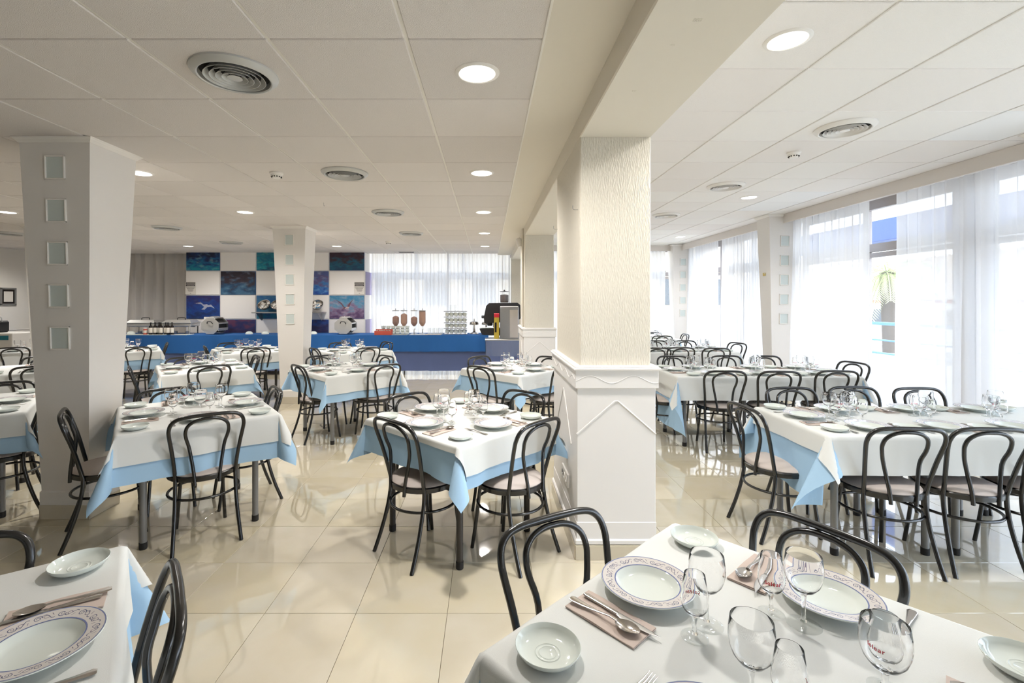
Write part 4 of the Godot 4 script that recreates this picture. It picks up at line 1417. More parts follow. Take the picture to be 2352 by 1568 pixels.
func chairs() -> void:
	var g := "black tubular dining chairs"
	var sq := [
		["bottom-left corner table", 1, -0.773, 1.15, 0], ["bottom-left corner table", 2, -1.56, 1.32, 0],
		["bottom-right corner table", 2, 0.205, 1.53, -14], ["bottom-right corner table", 1, 1.042, 1.456, -12],
		["table left of central pillar", 3, -0.544, 2.795, 0], ["table left of central pillar", 0, 0.318, 2.754, 0], ["table left of central pillar", 2, -0.613, 3.573, 0], ["table left of central pillar", 1, 0.293, 3.679, 0],
		["table beside nearest left pillar", 3, -2.71, 3.0, 0], ["table beside nearest left pillar", 0, -1.744, 2.94, -1], ["table beside nearest left pillar", 1, -1.712, 3.83, 0], ["table beside nearest left pillar", 2, -2.55, 3.77, 0],
		["left table second row", 3, -3.837, 5.04, 0], ["left table second row", 0, -3.044, 5.176, 0], ["left table second row", 1, -2.998, 6.136, 0], ["left table second row", 2, -3.777, 5.89, 0],
		["centre table second row", 3, -2.08, 5.194, 0], ["centre table second row", 0, -1.192, 5.32, 0], ["centre table second row", 2, -2.17, 6.136, 0], ["centre table second row", 1, -1.313, 6.136, 0],
		["table facing the right steel dispenser", 3, -2.62, 7.1, 0], ["table facing the right steel dispenser", 0, -1.87, 7.275, 0], ["table facing the right steel dispenser", 1, -1.743, 8.24, 0], ["table facing the right steel dispenser", 2, -2.54, 8.15, 0],
		["nearest left-edge table", 2, -4.15, 4.03, 0], ["nearest left-edge table", 1, -3.40, 3.52, 0],
		["middle left-edge table", 0, -4.905, 5.12, 0], ["middle left-edge table", 2, -5.7, 6.05, 0],
		["farthest left-edge table", 0, -7.29, 7.22, 0],
		["table facing the dark bottles", 0, -5.435, 7.276, 0], ["table facing the dark bottles", 1, -5.575, 8.06, 0],
		["table facing the left steel dispenser", 0, -3.54, 7.205, 0], ["table facing the left steel dispenser", 3, -4.47, 7.45, 0], ["table facing the left steel dispenser", 2, -4.38, 8.06, 0],
		["table facing the coffee machine", 3, -0.093, 5.09, 0], ["table facing the coffee machine", 2, -0.118, 6.046, 0], ["table facing the coffee machine", 1, 0.795, 6.01, 0], ["table facing the coffee machine", 0, 0.86, 5.16, 0]]
	for q in sq:
		var th := deg_to_rad(T[q[0]][2])
		var u := Vector2(cos(th), sin(th))
		var v := Vector2(-sin(th), cos(th))
		var f: Vector2 = [v, -u, -v, u][q[1]].rotated(deg_to_rad(q[4]))
		# the back never stands inside the hanging cloth
		var n: Vector2 = [-v, u, v, -u][q[1]]
		var reach := Vector2(q[2] - T[q[0]][0], q[3] - T[q[0]][1]).dot(n)
		var need: float = T[q[0]][4 if q[1] % 2 == 0 else 3] + 0.128
		var push := n * clampf(need - reach, 0.0, 0.09)
		chair_at(q[2] + push.x, q[3] + push.y, f, "black tubular chair with taupe seat, %s of the %s" % [SIDES[q[1]], q[0]], g)
	var ordinal := ["first", "second", "third", "fourth"]
	var near := {"nearest long window table": [2.6, 2.59, 2.59], "second long window table": [4.762, 4.73, 4.77], "third long window table": [7.157, 7.226, 7.136], "farthest long window table": [9.755]}
	var far := {"nearest long window table": [3.838, 3.87, 3.82], "second long window table": [6.1, 6.13, 6.1], "third long window table": [8.53, 8.53], "farthest long window table": [10.85]}
	for nm in LONG:
		var q: Array = LONG[nm]
		for i in q[6].size():
			chair_at(q[6][i], near[nm][i], Vector2(0.1, 1), "black tubular chair with taupe seat, %s near seat of the %s" % [ordinal[i], nm], g)
		for i in q[7].size():
			chair_at(q[7][i], far[nm][i], Vector2(0, -1), "black tubular chair with taupe seat, %s far seat of the %s" % [ordinal[i], nm], g)
	chair_at(1.713, 3.17, Vector2(1, 0.05), "black tubular chair with taupe seat, left end of the nearest long window table", g)
	chair_at(1.73, 5.3, Vector2(1, 0), "black tubular chair with taupe seat, left end of the second long window table", g)
	chair_at(4.25, 5.46, Vector2(-1, -0.15), "black tubular chair with taupe seat, right end of the second long window table", g)
	chair_at(4.28, 8.06, Vector2(-1, -0.3), "black tubular chair with taupe seat, right end of the third long window table", g)
	chair_at(4.33, 10.3, Vector2(-1, 0), "black tubular chair with taupe seat, right end of the farthest long window table", g)


# ------------------------------------------------------------------ buffet
func skirt(x0: float, x1: float, y0: float, y1: float, d: float, sd: int, amp: float) -> ArrayMesh:
	var f := FastNoiseLite.new()
	f.seed = sd
	f.frequency = 0.5
	var P := []
	var w := int((x1 - x0) * 14) + 2
	for j in 7:
		for i in w:
			var s := float(i) / (w - 1)
			var t := j / 6.0
			P.append(W(lerpf(x0, x1, s), lerpf(y1, y0 + 0.012 * f.get_noise_2d(s * 30, 50), t), d - 0.012 - amp * t * (0.6 + f.get_noise_2d(s * (x1 - x0) * 5.0, 3.0) + 0.5 * f.get_noise_2d(s * (x1 - x0) * 14.0, 9.0))))
	var m := MB.new()
	m.grid(P, w, 7)
	return m.mesh()


func buffet() -> void:
	var top := 0.838
	var d0 := 9.9
	# two long tables end to end under royal blue cloth and a denim skirt
	for q in [[-8.4, -3.75, "left buffet table below the sea paintings", 1], [-3.73, 0.0, "right buffet table before the far sheer curtains", 2]]:
		var o := thing("buffet_table", "long %s" % q[2], "table", Vector3.ZERO, 0, "buffet tables")
		part(o, "tabletop", boxm(Vector3(q[1] - q[0], 0.03, 0.78), 0.004, W((q[0] + q[1]) / 2, top - 0.022, 10.31)), M["board"])
		for x in [q[0] + 0.15, (q[0] + q[1]) / 2, q[1] - 0.15]:
			for d in [10.0, 10.6]:
				part(o, "leg", tubem(PackedVector3Array([W(x, 0, d), W(x, top - 0.04, d)]), 0.02, 8), M["dark_leg"])
		part(o, "denim_skirt", skirt(q[0], q[1], 0.09, 0.8, d0 + 0.035, q[3], 0.02), M["denim"])
		var cl := thing("buffet_cloth", "royal blue cloth over the %s" % q[2], "tablecloth", Vector3.ZERO, 0, "buffet cloths")
		part(cl, "flat_top", boxm(Vector3(q[1] - q[0] + 0.02, 0.006, 0.81), 0.002, W((q[0] + q[1]) / 2, top - 0.003, 10.305)), M["royal_cloth"])
		part(cl, "front_drop", skirt(q[0] - 0.01, q[1] + 0.02, 0.5 if q[3] == 2 else 0.46, top, d0, q[3] + 5, 0.05), M["royal_cloth"])
	var y := top + 0.0005
	# chafing dishes
	for q in [[-7.55, "chafing dish behind the dark bottles, the left one"], [-6.76, "chafing dish behind the dark bottles, the right one"]]:
		var o := thing("chafing_dish", "polished steel %s" % q[1], "chafing dish", W(q[0], y, 10.42), 0, "chafing dishes")
		part(o, "pan", boxm(Vector3(0.62, 0.075, 0.34), 0.012, Vector3(0, 0.2, 0)), M["plate_steel"])
		var m := MB.new()
		m.box(Vector3(0, 0.245, 0), Vector3(0.66, 0.014, 0.38), 0.005)
		m.hexa([Vector3(-0.31, 0.252, 0.17), Vector3(0.31, 0.252, 0.17), Vector3(0.31, 0.252, -0.17), Vector3(-0.31, 0.252, -0.17)], [Vector3(-0.26, 0.305, 0.12), Vector3(0.26, 0.305, 0.12), Vector3(0.26, 0.305, -0.12), Vector3(-0.26, 0.305, -0.12)])
		var lid := part(o, "lid", m.mesh(), M["plate_steel"])
		part(lid, "lid_handle", tubem(smooth([Vector3(-0.09, 0.3, 0), Vector3(-0.07, 0.35, 0), Vector3(0.07, 0.35, 0), Vector3(0.09, 0.3, 0)]), 0.008, 8), M["black_plastic"])
		m = MB.new()
		m.box(Vector3(0, 0.155, 0), Vector3(0.6, 0.014, 0.02), 0.003)
		part(o, "crossbar", m.mesh(), M["steel"])
		for sx in [-1.0, 1.0]:
			for sz in [-1.0, 1.0]:
				part(o, "leg", boxm(Vector3(0.03, 0.2, 0.03), 0.004, Vector3(sx * 0.27, 0.1, sz * 0.15)), M["steel"])
		for s in [-1.0, 1.0]:
			part(o, "burner", lathem([0, 0, 0.04, 0, 0.042, 0.05, 0.03, 0.055, 0, 0.055], 16), M["brushed_steel"], Transform3D(Basis(), Vector3(s * 0.13, 0, 0)))
	# bottles on their trays
	var k := 0
	for q in [[-7.6, 0.5], [-6.35, 0.42]]:
		single("serving_tray", boxm(Vector3(0.62 if k == 0 else 0.34, 0.012, 0.26), 0.005), M["china"], "white serving tray under the dark bottles" if k == 0 else "white serving tray right of the dark bottles", "tray", Transform3D(Basis(), W(-7.08 if k == 0 else -6.48, y + 0.006, 10.02)))
		k += 1
	single("serving_tray", boxm(Vector3(0.42, 0.012, 0.26), 0.005), M["china"], "white serving tray beside the left pillar's edge", "tray", Transform3D(Basis(), W(-7.62, y + 0.006, 10.02)))
	var bp := proto("bottle", "bottle")
	part(bp, "glass_body", lathem([0, 0, 0.034, 0, 0.036, 0.004, 0.036, 0.15, 0.03, 0.172, 0.014, 0.19, 0.0125, 0.225, 0, 0.225], 18), M["bottle"])
	part(bp, "cap", lathem([0, 0.224, 0.0145, 0.224, 0.0145, 0.252, 0, 0.253], 14), M["black_plastic"])
	part(bp, "paper_label", lathem([0.0364, 0.035, 0.0366, 0.036, 0.0366, 0.14, 0.0364, 0.141], 18), M["label_paper"])
	var ord := ["first", "second", "third", "fourth", "fifth", "sixth", "seventh"]
	for i in 7:
		copy(bp, "dark bottle with white label, %s from left on the buffet tray" % ord[i], W(-7.12 + 0.072 * i, y + 0.0125, 9.97 + [0.0, 0.03, 0.05, 0.0, 0.045, 0.01, 0.03][i]), 0.4 * i, "dark bottles on the buffet")
	var jr := thing("sauce_jar", "red sauce jar left of the dark bottles", "jar", W(-7.24, y + 0.0125, 9.98))
	part(jr, "body", lathem([0, 0, 0.036, 0, 0.038, 0.005, 0.038, 0.1, 0.03, 0.12, 0, 0.12], 18), M["red_box"])
	part(jr, "lid", lathem([0, 0.12, 0.033, 0.12, 0.033, 0.14, 0, 0.141], 18), M["plastic_white"])
	part(jr, "paper_label", lathem([0.0384, 0.03, 0.0386, 0.031, 0.0386, 0.085, 0.0384, 0.086], 18), M["label_paper"])
	# upturned bowls
	var up := proto("upturned_bowl", "bowl")
	part(up, "bowl", lathem([0, 0.0, 0.076, 0, 0.078, 0.004, 0.07, 0.032, 0.05, 0.052, 0.032, 0.056, 0, 0.056], 24), M["china"])
	part(up, "foot_ring", lathem([0.026, 0.055, 0.032, 0.055, 0.032, 0.061, 0.026, 0.061, 0.026, 0.055], 20), M["china"])
	for q in [[-7.65, 10.12, "upturned white bowl on the tray by the left pillar"], [-5.18, 10.25, "upturned white bowl right of the left steel dispenser"], [-4.83, 10.25, "upturned white bowl left of the second pillar"], [-3.78, 10.25, "upturned white bowl just right of the second pillar"]]:
		copy(up, q[2], W(q[0], y + (0.0125 if q[0] < -7 else 0.0), q[1]), 0, "upturned bowls on the buffet")
	single("cutting_board", boxm(Vector3(0.27, 0.36, 0.012), 0.02), M["plastic_white"], "white plastic board leaning behind the left steel dispenser", "board", Transform3D(Basis(Vector3.RIGHT, -0.12), W(-6.3, y + 0.18, 10.68)))
	# octagonal steel bread dispensers
	for q in [[-5.92, "left", 0.0], [-3.08, "right", 0.0]]:
		var o := thing("steel_dispenser", "octagonal polished steel dispenser, the %s one on the buffet" % q[1], "dispenser", W(q[0], y + 0.008, 10.25), 0.0, "octagonal steel dispensers")
		var oc := func(r: float) -> Array:
			var p := []
			for i in 8:
				var an := TAU * (i + 0.5) / 8
				p.append(Vector2(r * cos(an), r * sin(an) * 0.9 + 0.175))
			return p
		var b := Basis(Vector3.UP, q[2])
		var m := MB.new()
		m.extrude(oc.call(0.2), 0.012)
		part(o, "front_plate", m.mesh(), M["plate_steel"], Transform3D(b, b * Vector3(0, 0, 0.18)))
		m = MB.new()
		m.extrude(oc.call(0.2), 0.012)
		part(o, "rear_plate", m.mesh(), M["brushed_steel"], Transform3D(b, b * Vector3(0, 0, -0.18)))
		m = MB.new()
		m.extrude(oc.call(0.165), 0.35)
		part(o, "dark_interior", m.mesh(), M["vent_dark"], Transform3D(b, b * Vector3(0, 0, -0.17)))
		m = MB.new()
		m.box(Vector3(0, 0.352, 0), Vector3(0.17, 0.012, 0.36), 0.002)
		m.box(Vector3(0.172, 0.23, 0), Vector3(0.012, 0.03, 0.36), 0.002)
		m.box(Vector3(0.172, 0.1, 0), Vector3(0.012, 0.06, 0.36), 0.002)
		part(o, "casing", m.mesh(), M["plate_steel"], Transform3D(b, Vector3.ZERO))
		part(o, "handle", tubem(smooth([Vector3(-0.06, 0.23, 0), Vector3(-0.03, 0.27, 0.03), Vector3(0.04, 0.265, 0.03), Vector3(0.06, 0.22, 0)]), 0.008, 8), M["black_plastic"], Transform3D(b, b * Vector3(0, 0, 0.195)))
		var tg := single("serving_tongs", tubem(smooth([Vector3(-0.11, 0, 0.03), Vector3(0, 0.012, 0.012), Vector3(0.1, 0.008, 0), Vector3(0, 0.012, -0.012), Vector3(-0.11, 0, -0.03)]), 0.006, 6), M["steel"], "steel tongs lying on top of the %s steel dispenser" % q[1], "tongs", Transform3D(b, W(q[0], y + 0.375, 10.25)))
		part(tg, "grip", boxm(Vector3(0.03, 0.004, 0.014), 0.001, Vector3(0.09, 0.012, 0)), M["steel"])
	# wall shelf with steel bowls
	var sh := thing("wall_shelf", "grey steel wall shelf across the painted panels", "shelf", W(-4.46, 1.3, 10.62))
	part(sh, "board", boxm(Vector3(1.56, 0.03, 0.32), 0.003), M["brushed_steel"])
	for s in [-1.0, 1.0]:
		var m := MB.new()
		m.extrude([Vector2(0, 0), Vector2(0.3, 0), Vector2(0.3, -0.17), Vector2(0.24, -0.17)], 0.006)
		part(sh, "bracket", m.mesh(), M["brushed_steel"], Transform3D(Basis(Vector3.UP, PI / 2), Vector3(s * 0.68, -0.015, 0.15)))
	k = 0
	for q in [[-5.02, "steel bowl of sachets, leftmost on the wall shelf"], [-4.73, "tilted steel bowl at the second pillar's left edge"], [-4.08, "steel bowl mostly hidden right of the second pillar"], [-3.83, "steel bowl of blue sachets, rightmost on the wall shelf"]]:
		var o := thing("steel_bowl", q[1], "bowl", W(q[0], 1.316, 10.6), 0, "steel bowls on the wall shelf")
		var b := Basis(Vector3.RIGHT, 0.85)
		part(o, "bowl", lathem([0, 0, 0.06, 0, 0.1, 0.025, 0.128, 0.07, 0.135, 0.11, 0.139, 0.112, 0.137, 0.115, 0.131, 0.112, 0.124, 0.072, 0.096, 0.03, 0.056, 0.006, 0, 0.006], 28), M["steel"], Transform3D(b, Vector3(0, 0.095, -0.07)))
		for i in 14:
			var pm: StandardMaterial3D = [M["label_paper"], M["plastic_white"], M["rail_blue"] if k == 3 else M["vent"]][i % 3]
			part(o, "sachet", boxm(Vector3(0.062, 0.008, 0.045), 0.003), pm, Transform3D(b * Basis.from_euler(Vector3(rng.randf_range(-0.5, 0.5), rng.randf() * 6, rng.randf_range(-0.5, 0.5))), Vector3(0, 0.095, -0.07) + b * Vector3(rng.randf_range(-0.075, 0.075), rng.randf_range(0.055, 0.09), rng.randf_range(-0.075, 0.075))))
		k += 1
	# red box and cups
	var rb := thing("sachet_box", "open red box at the buffet's front edge", "box", W(-2.2, y, 9.98))
	for q in [[Vector3(0, 0.045, 0.07), Vector3(0.36, 0.09, 0.01)], [Vector3(0, 0.06, -0.07), Vector3(0.36, 0.12, 0.01)], [Vector3(-0.175, 0.045, 0), Vector3(0.01, 0.09, 0.13)], [Vector3(0.175, 0.045, 0), Vector3(0.01, 0.09, 0.13)], [Vector3(0, 0.006, 0), Vector3(0.34, 0.01, 0.13)]]:
		part(rb, "side", boxm(q[1], 0.002, q[0]), M["red_box"])
	for i in 6:
		part(rb, "sachet", boxm(Vector3(0.045, 0.07, 0.006), 0.002), M["label_paper"], Transform3D(Basis.from_euler(Vector3(0.3, 0, rng.randf_range(-0.4, 0.4))), Vector3(-0.13 + 0.05 * i, 0.07, 0)))
	for i in 6:
		var cg := MB.new()
		for j in 3:
			cg.lathe(V2([0, 0.06 * j, 0.03, 0.06 * j, 0.045, 0.06 * j + 0.012, 0.05, 0.06 * j + 0.057, 0.047, 0.06 * j + 0.057, 0.042, 0.06 * j + 0.014, 0, 0.06 * j + 0.006]), 16)
		var o := thing("cup_stack", "stack of three pale cups behind the red box, %s from left" % ord[i], "cups", W(-2.26 + 0.103 * i, y, 10.25), 0, "stacked cups behind the red box")
		for j in 3:
			part(o, "cup", lathem([0, 0, 0.03, 0, 0.045, 0.012, 0.05, 0.057, 0.047, 0.057, 0.042, 0.014, 0, 0.006], 16), M["china"], Transform3D(Basis(), Vector3(0, 0.06 * j, 0)))
	# cereal dispensers
	k = 0
	for q in [[-2.0, 0.2, "half-full cereal dispenser, leftmost of the four"], [-1.82, 0.28, "fuller cereal dispenser, second from left of the four"], [-1.6, 0.18, "half-full cereal dispenser, third from left of the four"], [-1.42, 0.39, "brim-full cereal dispenser, rightmost of the four"]]:
		var o := thing("cereal_dispenser", q[2], "dispenser", W(q[0], y, 10.28), 0, "cereal dispensers on the buffet")
		part(o, "base", lathem([0, 0, 0.075, 0, 0.078, 0.008, 0.02, 0.014, 0, 0.014], 20), M["brushed_steel"])
		part(o, "post", tubem(PackedVector3Array([Vector3(0, 0.012, 0), Vector3(0, 0.12, 0)]), 0.011, 10), M["brushed_steel"])
		part(o, "outlet", lathem([0.03, 0.09, 0.042, 0.1, 0.03, 0.14, 0.022, 0.165], 16), M["clear_plastic"])
		part(o, "canister", lathem([0.022, 0.16, 0.07, 0.23, 0.074, 0.25, 0.074, 0.5], 28), M["clear_plastic"])
		part(o, "cereal", lathem([0, 0.17, 0.024, 0.17, 0.066, 0.232, 0.07, 0.25, 0.07, 0.23 + q[1] * 0.66, 0.04, 0.25 + q[1] * 0.68, 0, 0.262 + q[1] * 0.68], 20), M["cereal_light"] if k % 2 else M["cereal"])
		part(o, "collar", lathem([0.0745, 0.262, 0.077, 0.264, 0.077, 0.276, 0.0745, 0.278], 24), M["clear_plastic"])
		part(o, "lid", lathem([0, 0.498, 0.078, 0.498, 0.08, 0.51, 0.07, 0.518, 0.01, 0.522, 0.008, 0.56, 0, 0.561], 24), M["brushed_steel"])
		k += 1
	single("steel_tray", boxm(Vector3(0.44, 0.01, 0.28), 0.004), M["brushed_steel"], "flat steel tray under the two left cereal dispensers", "tray", Transform3D(Basis(), W(-1.92, y + 0.002, 10.05)))
	single("steel_tray", boxm(Vector3(0.4, 0.01, 0.28), 0.004), M["brushed_steel"], "flat steel tray in front of the two right cereal dispensers", "tray", Transform3D(Basis(), W(-1.46, y + 0.002, 10.05)))
	# nested juice glasses
	single("wooden_tray", boxm(Vector3(0.34, 0.014, 0.26), 0.004), M["seat_fabric"], "pale tray under the nested juice glasses", "tray", Transform3D(Basis(), W(-1.15, y + 0.007, 10.08)))
	var tp := proto("juice_glass", "glass")
	part(tp, "tumbler", lathem([0.03, 0.002, 0.032, 0.01, 0.041, 0.13], 18), M["tumbler_glass"])
	part(tp, "glass_bottom", lathem([0, 0.0, 0.03, 0, 0.031, 0.008, 0, 0.008], 16), M["clear_plastic"])
	for i in 8:
		copy(tp, "clear juice tumbler right of the cereal dispensers, %s row, %s from left" % ["front" if i < 4 else "back", ord[i % 4]], W(-1.24 + 0.087 * (i % 4), y + 0.0145, 10.02 + (0.09 if i > 3 else 0.0)), 0, "juice tumblers on the pale tray")
	# tower of cups
	var tw := thing("cup_tower", "four-tier rack stacked with white cups", "rack", W(-0.69, y, 10.25))
	for j in 5:
		part(tw, "tray", boxm(Vector3(0.5, 0.012, 0.34), 0.004, Vector3(0, 0.008 + 0.122 * j, 0)), M["steel"])
	var cup := lathem([0, 0, 0.028, 0, 0.042, 0.02, 0.046, 0.07, 0.043, 0.07, 0.038, 0.02, 0, 0.008], 16)
	for j in 4:
		for i in 5:
			for r in 2:
				single("coffee_cup", cup, M["china"], "white coffee cup on tier %s of the rack, %s row, %s from left" % [["one", "two", "three", "four"][j], ["front", "back"][r], ord[i]], "cup", Transform3D(Basis(Vector3.FORWARD, 0.25), W(-0.88 + 0.094 * i, y + 0.027 + 0.122 * j, 10.17 + 0.12 * r)), "white cups in the rack")
	for i in 2:
		copy(tp, "upturned clear glass on top of the cup rack, %s one" % ["left", "right"][i], W(-0.8 + 0.09 * i, y + 0.504, 10.25), 0, "glasses on the cup rack")
	# domed jam stands
	for q in [[-0.29, "domed steel stand left of the coffee machine, front one"], [0.0, "domed steel stand half hidden by the coffee machine"]]:
		var o := thing("domed_stand", q[1], "stand", W(q[0] + (-0.03 if q[0] == 0 else 0.0), y, 10.25), 0, "domed steel stands")
		part(o, "base", lathem([0, 0, 0.1, 0, 0.1, 0.01, 0.06, 0.04, 0.03, 0.06, 0.022, 0.12, 0.018, 0.2, 0, 0.2], 24), M["steel"])
		part(o, "dome", lathem([0.09, 0.215, 0.1, 0.205, 0.104, 0.22, 0.09, 0.262, 0.05, 0.285, 0.012, 0.292, 0.01, 0.335, 0, 0.336], 28), M["steel"])
		part(o, "label_holder", boxm(Vector3(0.06, 0.03, 0.006), 0.001, Vector3(0, 0.025, 0.1)), M["plastic_white"])
	# trolley with plastic sheet, steel urn, coffee machine
	var ty := 0.79
	var tr := thing("serving_trolley", "small covered trolley under the coffee machine", "trolley", W(0.32, 0, 9.72))
	part(tr, "top", boxm(Vector3(0.74, 0.03, 0.56), 0.004, Vector3(0, ty - 0.015, 0)), M["brushed_steel"])
	for sx in [-1.0, 1.0]:
		for sz in [-1.0, 1.0]:
			part(tr, "leg", tubem(PackedVector3Array([Vector3(sx * 0.34, 0, sz * 0.25), Vector3(sx * 0.34, ty - 0.02, sz * 0.25)]), 0.014, 8), M["dark_leg"])
	part(tr, "denim_cover", skirt(-0.35, 0.35, 0.09, ty - 0.02, -0.265, 12, 0.02), M["denim"])
	part(tr, "plastic_sheet", skirt(-0.365, 0.365, 0.46, ty, -0.3, 15, 0.03), M["clear_plastic"])
	var ur := thing("steel_urn", "tall square polished steel machine on the trolley", "machine", W(0.44, ty + 0.001, 9.62))
	part(ur, "cabinet", boxm(Vector3(0.38, 0.64, 0.3), 0.006, Vector3(0, 0.32, 0)), M["grey_steel"])
	part(ur, "lid", boxm(Vector3(0.36, 0.02, 0.28), 0.006, Vector3(0, 0.648, 0)), M["plastic_white"])
	part(ur, "door_panel", boxm(Vector3(0.17, 0.56, 0.006), 0.002, Vector3(0.09, 0.31, 0.152)), M["steel"])
	var cb := single("cereal_box", boxm(Vector3(0.1, 0.5, 0.2), 0.004), M["yellow_print"], "tall yellow and red packet beside the steel machine", "packet", Transform3D(Basis(), W(0.185, ty + 0.251, 9.66)))
	part(cb, "red_top", boxm(Vector3(0.106, 0.08, 0.206), 0.004, Vector3(0, 0.22, 0)), M["red_print"])
	part(cb, "dark_figure", boxm(Vector3(0.04, 0.2, 0.004), 0.001, Vector3(-0.02, -0.02, 0.101)), M["vent_dark"])
	var cmx := thing("coffee_machine", "black espresso coffee machine behind the steel machine", "coffee machine", W(0.29, ty + 0.001, 10.02))
	var m := MB.new()
	m.extrude([Vector2(-0.36, 0.3), Vector2(-0.37, 0.42), Vector2(-0.32, 0.66), Vector2(-0.26, 0.72), Vector2(0.34, 0.73), Vector2(0.4, 0.68), Vector2(0.41, 0.4), Vector2(0.3, 0.33)], -0.3)
	part(cmx, "upper_housing", m.mesh(), M["black_plastic"], Transform3D(Basis(), Vector3(0, 0, 0.1)))
	part(cmx, "column", boxm(Vector3(0.22, 0.4, 0.24), 0.01, Vector3(0.18, 0.2, -0.05)), M["brushed_steel"])
	part(cmx, "side_column", boxm(Vector3(0.09, 0.34, 0.2), 0.006, Vector3(-0.13, 0.22, -0.02)), M["brushed_steel"])
	m = MB.new()
	m.extrude([Vector2(-0.48, 0.16), Vector2(-0.44, 0.06), Vector2(-0.36, 0.02), Vector2(0.1, 0.02), Vector2(0.1, 0.17)], -0.26)
	part(cmx, "drip_tray", m.mesh(), M["black_plastic"], Transform3D(Basis(), Vector3(0.02, 0.02, 0.1)))
	part(cmx, "tray_grille", boxm(Vector3(0.5, 0.012, 0.24), 0.003, Vector3(-0.19, 0.2, -0.03)), M["brushed_steel"])
	part(cmx, "steam_knob", lathem([0, 0, 0.03, 0, 0.034, 0.01, 0.034, 0.05, 0.02, 0.06, 0, 0.06], 16), M["black_plastic"], Transform3D(Basis(Vector3(0, 0, 1), PI / 2), Vector3(-0.36, 0.43, 0.0)))
	part(cmx, "brew_group", lathem([0, 0, 0.05, 0, 0.06, 0.03, 0.06, 0.09, 0.04, 0.11, 0, 0.11], 18), M["black_plastic"], Transform3D(Basis(), Vector3(-0.24, 0.24, 0.0)))
	part(cmx, "bean_hopper", lathem([0.08, 0.0, 0.09, 0.01, 0.095, 0.06, 0.095, 0.23], 28), M["clear_plastic"], Transform3D(Basis(), Vector3(0.07, 0.73, -0.05)))
	part(cmx, "coffee_beans", lathem([0, 0.004, 0.084, 0.004, 0.09, 0.06, 0.09, 0.165, 0.05, 0.175, 0, 0.178], 24), M["coffee_beans"], Transform3D(Basis(), Vector3(0.07, 0.73, -0.05)))
	part(cmx, "hopper_lid", lathem([0, 0.228, 0.1, 0.228, 0.1, 0.24, 0.02, 0.246, 0.012, 0.275, 0, 0.276], 24), M["black_plastic"], Transform3D(Basis(), Vector3(0.07, 0.73, -0.05)))
	single("power_cable", tubem(smooth([W(0.66, 1.3, 9.6), W(0.71, 1.25, 9.56), W(0.72, 1.0, 9.54), W(0.66, 0.9, 9.74), W(0.7, 0.6, 9.75), W(0.69, 0.3, 9.78), W(0.72, 0.02, 9.85)], 6), 0.008, 6), M["black_plastic"], "black power cable looping down beside the coffee machine", "cable")
	single("power_cable", tubem(smooth([W(0.66, 1.05, 9.6), W(0.75, 0.98, 9.52), W(0.77, 0.7, 9.5), W(0.75, 0.35, 9.55), W(0.77, 0.02, 9.88)], 6), 0.007, 6), M["black_plastic"], "second black cable behind the trolley, nearer the far pillar", "cable")


func left_wall_things() -> void:
	var y := 0.79
	var o := thing("side_table", "small dark blue clothed table against the left wall", "table", W(-9.6, 0, 9.75))
	part(o, "tabletop", boxm(Vector3(1.05, 0.03, 0.7), 0.004, Vector3(0, y - 0.02, 0)), M["board"])
	part(o, "blue_skirt", boxm(Vector3(1.07, 0.62, 0.72), 0.006, Vector3(0, y - 0.31, 0)), M["royal_cloth"])
	for sx in [-1.0, 1.0]:
		for sz in [-1.0, 1.0]:
			part(o, "leg", tubem(PackedVector3Array([Vector3(sx * 0.48, 0, sz * 0.3), Vector3(sx * 0.48, y - 0.04, sz * 0.3)]), 0.018, 8), M["dark_leg"])
	var fz := thing("white_cabinet", "white cabinet with a teal panel at the left edge", "cabinet", W(-9.14, 0, 8.9))
	part(fz, "body", boxm(Vector3(0.9, 0.96, 0.55), 0.01, Vector3(0, 0.48, 0)), M["plastic_white"])
	part(fz, "teal_panel", boxm(Vector3(0.8, 0.08, 0.01), 0.002, Vector3(-0.02, 0.88, 0.278)), M["teal"])
	var bk := thing("black_basket", "black wire-handled basket on the white cabinet", "basket", W(-9.38, 0.961, 8.9))
	part(bk, "tub", boxm(Vector3(0.46, 0.22, 0.3), 0.03, Vector3(0, 0.11, 0)), M["black_plastic"])
	part(bk, "handle", tubem(smooth([Vector3(-0.22, 0.2, 0), Vector3(-0.19, 0.3, 0), Vector3(0, 0.37, 0), Vector3(0.19, 0.3, 0), Vector3(0.22, 0.2, 0)]), 0.006, 6), M["brushed_steel"])
	var p := thing("framed_picture", "grey-framed document with dark mount on the left wall", "picture", W(-10.185, 1.65, 10.02), PI / 2)
	part(p, "mount", boxm(Vector3(0.27, 0.3, 0.012), 0, Vector3.ZERO), M["bottle"])
	part(p, "document", boxm(Vector3(0.19, 0.22, 0.004), 0, Vector3(0, 0, 0.008)), M["label_paper"])
	var m := MB.new()
	for s in [-1.0, 1.0]:
		m.box(Vector3(s * 0.15, 0, 0.006), Vector3(0.035, 0.37, 0.024), 0.004)
		m.box(Vector3(0, s * 0.168, 0.006), Vector3(0.335, 0.035, 0.024), 0.004)
	part(p, "frame", m.mesh(), M["grey_leg"])


